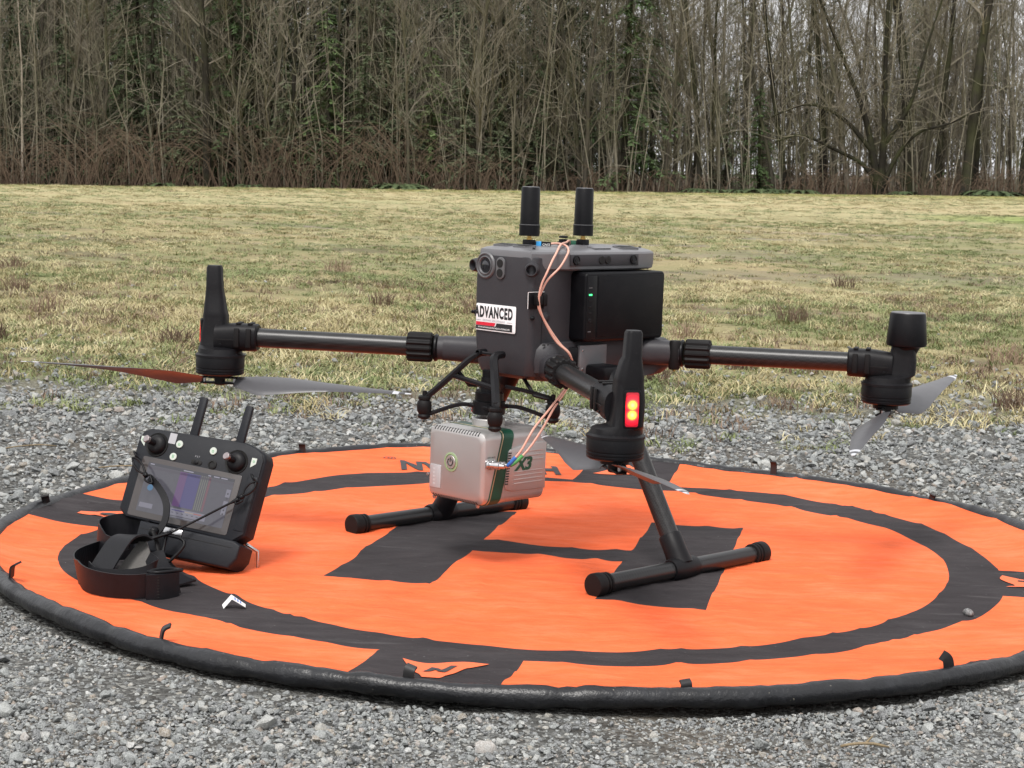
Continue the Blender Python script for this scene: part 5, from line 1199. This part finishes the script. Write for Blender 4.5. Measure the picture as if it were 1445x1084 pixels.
sc_b = scr((.085, .075, .24)); sc_v = scr((.16, .075, .22)); sc_y = scr((.24, .25, .20)); sc_r = scr((.22, .10, .13)); sc_g = scr((.06, .06, .08)); sc_w = scr((.42, .40, .50)); sc_p = scr((.27, .26, .33)); sc_bl = scr((.09, .25, .45))
rct('scan_strip', -.0110, -.0110, .0120, .0440, sc_v); rct('scan_strip', .0030, -.0110, .0190, .0440, sc_b)
for k in range(4): rct('scan_line', .0145 + k * .0028, -.0110, .0009, .0440, sc_y)
rct('scan_strip', .0260, -.0110, .0030, .0440, sc_r)
rct('top_strip', -.0025, .0132, .1230, .0036, sc_g); rct('status_strip', -.0025, .0085, .1230, .0030, scr((.10, .09, .12)))
for x, wx in ((-.058, .006), (-.006, .014), (.024, .004), (.034, .008), (.045, .009)): rct('status_icon', x, .0130, wx, .0014, sc_w, .0013)
rct('info_panel', -.0520, -.0395, .0190, .0060, sc_p); rct('legend_panel', .0065, -.0400, .0540, .0090, sc_p)
rct('legend_bar', -.0060, -.0378, .0180, .0012, sc_b, .0013); rct('legend_bar', .0100, -.0378, .0120, .0012, scr((.45, .36, .30)), .0013); rct('legend_bar', .0220, -.0378, .0110, .0012, scr((.5, .14, .12)), .0013)
for k in range(6): rct('legend_tick', -.0130 + k * .007, -.0410, .0030, .0008, sc_g, .0013)
rct('caption', .0050, -.0462, .0380, .0008, sc_p)
for y in (-.0130, .0020): rct('zoom_button', .0550, y - .006, .0060, .0100, sc_p)
for y in (-.0215,): rct('zoom_button', .0550, y - .005, .0060, .0100, sc_p)
for y in (-.003, -.009, -.024, -.029): mb = MB(); disc(mb, (.0550, y - .0015, .0012), Zl, .0012, .0002, 10); mb.build('button_dot', sc_g, sn, None)
for y, mt_ in ((-.0070, sc_p), (-.0165, sc_bl)): mb = MB(); lathe(mb, [(.0040, 0), (.0040, .0002), (.0022, .0002)], (-.0525, y, .0012), Zl, 20, cap=(mt_ is sc_bl)); mb.build('map_marker', mt_, sn, None)
# thumb sticks
m_chrome = plain('stick metal', (.42, .36, .36), .25, 1.0)
for x, y in ((-.0600, .0385), (.0545, .0370)):
    mb = MB(); lathe(mb, [(.0155, .0002), (.0150, .0014), (.0138, .0006), (.0125, .0002)], (x, y, 0), Zl, 36); stn = mb.build('stick_well', m_void, ctl, 30)
    mb = MB(); lathe(mb, [(.0125, 0), (.0118, .004), (.0090, .0065), (.0050, .0072)], (x, y, 0), Zl, 28); lathe(mb, [(.0040, .005), (.0040, .012), (.0048, .0125), (.0042, .0175)], (x, y, 0), Vector((-.30, .1, 1)), 18); mb.build('stick', m_dark, stn, 40)
    mb = MB(); lathe(mb, [(.0043, .0172), (.0050, .0178), (.0050, .0215), (.0040, .0225), (.0010, .0222)], (x, y, 0), Vector((-.30, .1, 1)), 18); mb.build('stick_top', m_chrome, stn, 40)
m_lume = plain('pale button print', (.46, .50, .45), .45); m_gink = plain('green print', (.10, .33, .14), .5)
for x, y, sy_ in ((-.0290, .0445, 'o'), (-.0330, .0275, 'II'), (.0195, .0445, 'o')):
    mb = MB(); disc(mb, (x, y, .0002), Zl, .0048, .0016, 24, .0004); bt = mb.build('round_button', m_lume, ctl, 30)
    mb = MB(); text_mb(mb, sy_, .0066, Matrix.Translation((x, y, .0020)), h=.0002); mb.build('button_mark', m_gink, bt, None)
for x, y, s in ((-.0810, .0400, -1), (.0775, .0400, 1)):
    mb = MB(); prism(mb, [(x - .0035, y + .006), (x + .0035, y + .006), (x + .0035, y - .001), (x - s * .0030, y - .0065), (x - .0035, y - .001)] if s > 0 else [(x - .0035, y + .006), (x + .0035, y + .006), (x + .0035, y - .0065), (x - .0035, y + .000)], .0005, Matrix.Translation((0, 0, .0001))); sk_ = mb.build('corner_sticker', m_lume, ctl, None)
    mb = MB(); text_mb(mb, 'o', .0060, Matrix.Translation((x, y + .002, .0008)), h=.0002); mb.build('sticker_mark', m_gink, sk_, None)
mb = MB(); prism(mb, rrect(.0100, .0135, .0006, 2, -.0408, .0500), .0004, Matrix.Translation((0, 0, .0001)), 0); mb.build('square_label', plain('grey label', (.36, .36, .38), .5), ctl, None)     # its printed code is left out
mb = MB(); prism(mb, rrect(.0150, .0058, .0027, 5, .0005, .0265), .0010, Matrix.Translation((0, 0, .0001)), .0003); mb.build('mode_switch', m_void, ctl, 30)
mb = MB(); prism(mb, rrect(.0060, .0042, .0018, 4, .0005, .0265), .0020, Matrix.Translation((0, 0, .0004)), .0005); mb.build('switch_knob', m_dark, ctl, 30)
mb = MB(); text_mb(mb, 'P S T', .0032, Matrix.Translation((.0000, .0335, .0006)), h=.0001); mb.build('switch_print', m_greyink, ctl, None)
mb = MB(); lathe(mb, [(.0058, 0), (.0058, .0018), (.0040, .0026), (.0035, .0014)], (.0230, .0275, 0), Zl, 24); mb.build('joy_button', m_void, ctl, 30)
# aerials
for x, dx in ((-.0200, .0008), (.0455, .0006)):
    mb = MB(); a0 = Vector((x, .056, -.012)); a1 = Vector((x + dx, .1120, -.012)); prism(mb, [(x - .0058, .052), (x + .0058, .052), (x + .0046 + dx, .1095), (x + .0030 + dx, .1115), (x - .0042 + dx, .1115), (x - .0054 + dx, .1090)], .0065, Matrix.Translation((0, 0, -.016)), .0014, 2); mb.build('aerial', m_ctrl, ctl, 40)
# battery block that hangs below
mb = MB(); prism(mb, [(-.0500, -.0600), (.0830, -.0600), (.0930, -.0640), (.0930, -.0810), (.0850, -.0950), (-.0500, -.0955)], .040, Matrix.Translation((0, 0, -.032)), .0030, 3); pk = mb.build('battery_block', m_ctrl, ctl, 40)
mb = MB(); box(mb, (.018, -.0690, .0081), (.130, .0006, .0006)); mb.build('seam', m_void, pk, None)
mb = MB(); box(mb, (-.0005, -.0650, .0068), (.0260, .0075, .0060), .0010); mb.build('connector_plate', m_metal, ctl, 30)
mb = MB(); tube(mb, [(.074, -.055, -.030), (.090, -.062, -.050), (.096, -.096, -.060), (.070, -.098, -.060)], .0022, 8); mb.build('wire_stand', m_metal, ctl, True)
for x, y in ((-.0830, .0190), (.0845, .0205)):
    mb = MB(); tube(mb, catmull([(x - .004, y + .003, -.002), (x - .003, y + .004, .006), (x + .003, y - .001, .008), (x + .004, y - .004, -.001)], 4), .0014, 8); mb.build('strap_lug', m_dark, ctl, True)

# ------------------------------------------------------------------ neck strap lying in loops beside the controller and clipped to it
stp = empty('neck_strap', (0, 0, 0), label='black webbing neck strap coiled in front of the controller and clipped to its two sides', cat='strap')
def S(pts_, n=8): return catmull(pts_, n)
zw = .029
# outer loop, standing on its edge
l1 = [(-.3800, 2.098, 0), (-.395, 2.083, 0), (-.425, 2.073, 0), (-.458, 2.078, 0), (-.490, 2.105, 0), (-.511, 2.154, 0), (-.520, 2.205, 0), (-.512, 2.248, 0), (-.492, 2.272, 0), (-.465, 2.285, 0)]
def stand(pts_, lift, wid, lean=(0, 0)):
    p = S([Vector((a, b, 0)) for a, b, c in pts_], 8); n = len(p); q = []
    for i, v in enumerate(p): z = (pad_z(v.x, v.y) + .001 + wid / 2 + np.interp(i / (n - 1), [0, .25, .5, .75, 1], lift)); q.append(Vector((v.x, v.y, z)))
    return q
p = stand(l1, [0, 0, 0, .001, .004], zw); mb = MB(); ribbon(mb, p, [(.28 * math.sin(i * .11), .06 + .22 * math.sin(i * .17 + 1), 1) for i in range(len(p))], zw, .0016); mb.build('strap_band', m_web, stp, 40)
l2 = [(-.4490, 2.268, 0), (-.4650, 2.288, 0), (-.4820, 2.300, 0), (-.5050, 2.296, 0), (-.5130, 2.276, 0), (-.5030, 2.250, 0), (-.4820, 2.226, 0), (-.4600, 2.210, 0)]
p = stand(l2, [.021, .022, .020, .012, .020], .034); mb = MB(); ribbon(mb, p, [(.05, .1, 1)] * len(p), [.034] * (len(p) - 20) + [.034 - .024 * (k + 1) / 20 for k in range(20)], .0018); mb.build('strap_band', m_web, stp, 40)
l3 = [(-.500, 2.165, 0), (-.484, 2.124, 0), (-.452, 2.110, 0), (-.424, 2.124, 0), (-.416, 2.150, 0), (-.432, 2.176, 0)]
p = stand(l3, [.002, .001, .003, .008, .014], .022); mb = MB(); ribbon(mb, p, [(.35 * math.sin(i * .2), .3, 1) for i in range(len(p))], .022, .0016); mb.build('strap_band', m_web, stp, 40)
# doubled end with stitches and buckle on the near right
p = S([Vector((-.4120, 2.0725, .0165)), Vector((-.3950, 2.0790, .0165)), Vector((-.3790, 2.0940, .0165))], 6); mb = MB(); ribbon(mb, p, [Zl] * len(p), .0325, .0050); e_ = mb.build('folded_end', m_web, stp, 40)
for k in range(8):
    mb = MB(); c = Vector((-.3985, 2.0745, .006 + k * .0034)); box(mb, c, (.0030, .0012, .0009)); mb.build('stitch', m_void, e_, None)
mb = MB(); tube(mb, S([(-.412, 2.082, .0335), (-.404, 2.092, .0345), (-.388, 2.100, .0345), (-.376, 2.100, .0335), (-.384, 2.088, .0345), (-.400, 2.080, .0340)], 4, ), .0021, 8, closed=True); mb.build('slider_buckle', m_black, stp, True)
# flap folded over the loops
p = S([Vector((-.4400, 2.205, .044)), Vector((-.4520, 2.196, .052)), Vector((-.4640, 2.184, .050)), Vector((-.4740, 2.166, .034)), Vector((-.4840, 2.150, .014)), Vector((-.4890, 2.142, .0045))], 6); mb = MB(); ribbon(mb, p, [(.86, -.45, .10)] * len(p), .036, .0022); mb.build('folded_flap', m_web, stp, 40)
mb = MB(); tube(mb, [(-.497, 2.150, .006), (-.470, 2.128, .007)], .0060, 10); mb.build('strap_roll', m_web, stp, True)
mb = MB(); tube(mb, S([(-.467, 2.126, .004), (-.464, 2.125, .012), (-.457, 2.134, .018)], 4), .0019, 8); mb.build('ladder_lock', m_black, stp, True)
mb = MB(); P4 = [Vector((-.4700, 2.170, .010)), Vector((-.4430, 2.215, .050)), Vector((-.4210, 2.165, .022)), Vector((-.4330, 2.128, .010))]; mb.add([tuple(q) for q in P4] + [tuple(q + Vector((.001, .002, -.002))) for q in P4], [(0, 3, 2, 1), (4, 5, 6, 7), (0, 1, 5, 4), (1, 2, 6, 5), (2, 3, 7, 6), (3, 0, 4, 7)]); mb.build('felt_pad', m_brownfelt, stp, None)
p = S([Vector((-.455, 2.135, .010)), Vector((-.435, 2.128, .010)), Vector((-.412, 2.118, .009))], 5); mb = MB(); ribbon(mb, p, [(.15, .3, 1)] * len(p), .018, .002); mb.build('inner_band', m_web, stp, 40)
# dark tongue lying in front of the block
mb = MB(); ribbon(mb, S([Vector((-.432, 2.205, .030)), Vector((-.420, 2.190, .014)), Vector((-.395, 2.165, .0065)), Vector((-.380, 2.150, .0060))], 5), [(.8, .5, .1)] * 16, .030, .0022); mb.build('strap_tongue', m_web, stp, 40)
# left lead
Lp = [(-.470, 2.295, .128), (-.462, 2.287, .119), (-.450, 2.279, .110), (-.438, 2.272, .100), (-.428, 2.262, .088), (-.423, 2.252, .076), (-.424, 2.243, .061), (-.432, 2.238, .048)]
mb = MB(); p = S([Vector(q) for q in Lp[2:]], 7); ribbon(mb, p, [EX] * len(p), .0085, .0022); mb.build('left_lead', m_strap, stp, 40)
def snap(a, b, name):
    a, b = Vector(a), Vector(b); d = b - a; sd = EZ.cross(d).normalized() * .0045; mb = MB()
    tube(mb, S([a, a + sd + d * .3, a + sd * .9 + d * .7, b, a - sd * .9 + d * .7, a - sd + d * .3], 4), .0014, 8, closed=True); lathe(mb, [(.0024, 0), (.0034, .001), (.0034, .005), (.0024, .006)], b, d, 12); tube(mb, S([b + d * .25 + sd * 1.0, b + d * .6, b + d * .25 - sd * 1.0, b + d * .1], 4), .0014, 6, closed=True); mb.build(name, m_black, stp, True)
snap((-.476, 2.299, .131), (-.457, 2.282, .114), 'snap_hook')
Rp = [(-.331, 2.237, .094), (-.345, 2.235, .087), (-.382, 2.234, .0665), (-.417, 2.228, .0490), (-.433, 2.222, .0440)]
snap((-.311, 2.240, .116), (-.326, 2.236, .099), 'snap_hook')
p = S([Vector(q) for q in Rp], 6); mb = MB(); tube(mb, p, [.0030, .0030, .0028, .0025, .0020] + [.0014] * (len(p) - 5), 8); mb.build('right_lead', m_strap, stp, True)
mb = MB(); p = S([Vector((-.412, 2.226, .0515)), Vector((-.440, 2.216, .0435)), Vector((-.462, 2.212, .0400)), Vector((-.478, 2.215, .0380))], 5); tube(mb, p, [.0028] * 3 + [.0036] * (len(p) - 3), 8, sx=.7); mb.build('cord_sleeve', m_black, stp, True)
# loose triangular ring hanging by the block
mb = MB(); tube(mb, S([(-.418, 2.226, .048), (-.398, 2.216, .046), (-.394, 2.210, .038), (-.410, 2.204, .020), (-.418, 2.205, .018), (-.420, 2.214, .030)], 4), .0021, 8, closed=True); mb.build('triangle_ring', m_black, stp, True)
mb = MB(); tube(mb, S([(-.436, 2.232, .052), (-.430, 2.226, .040), (-.424, 2.214, .026), (-.420, 2.207, .018)], 4), .0034, 8, sx=.6); mb.build('loop_end', m_rubber, stp, True)
mb = MB(); lathe(mb, [(.005, 0), (.0062, .002), (.0062, .009), (.004, .011)], (-.437, 2.238, .044), (.2, 0, 1), 14); mb.build('swivel', m_black, stp, True)

# ------------------------------------------------------------------ dry bits on the gravel in front
m_straw = plain('dry straw', (.20, .15, .085), .7, var=.3, vs=200)
for k, (x, y, a, ln, lab) in enumerate([(.335, 1.640, .05, .045, 'short dry stick lying on the gravel in front of the pad at right'), (-.62, 3.02, .1, .12, 'long dry straw stalk on the gravel behind the left edge of the pad'), (-.84, 3.20, .5, .09, 'dry straw stalk on the gravel at the far left')]):
    r = random.Random(k); q = [Vector((x + math.cos(a) * ln * (u - .5), y + math.sin(a) * ln * (u - .5) + r.uniform(-.002, .002), gz(x, y) + .0075 + .004 * math.sin(u * 3.1))) for u in np.linspace(0, 1, 7)]
    mb = MB(); tube(mb, q, [.0014 if k == 0 else .0012] * 6 + [.0008], 6)
    if k == 0: tube(mb, [q[3], q[3] + Vector((.008, .010, .004))], [.0014, .0008], 5)
    tag(mb.build('stick' if k == 0 else 'straw_stalk', m_straw, None, True), lab, 'stick' if k == 0 else 'straw')
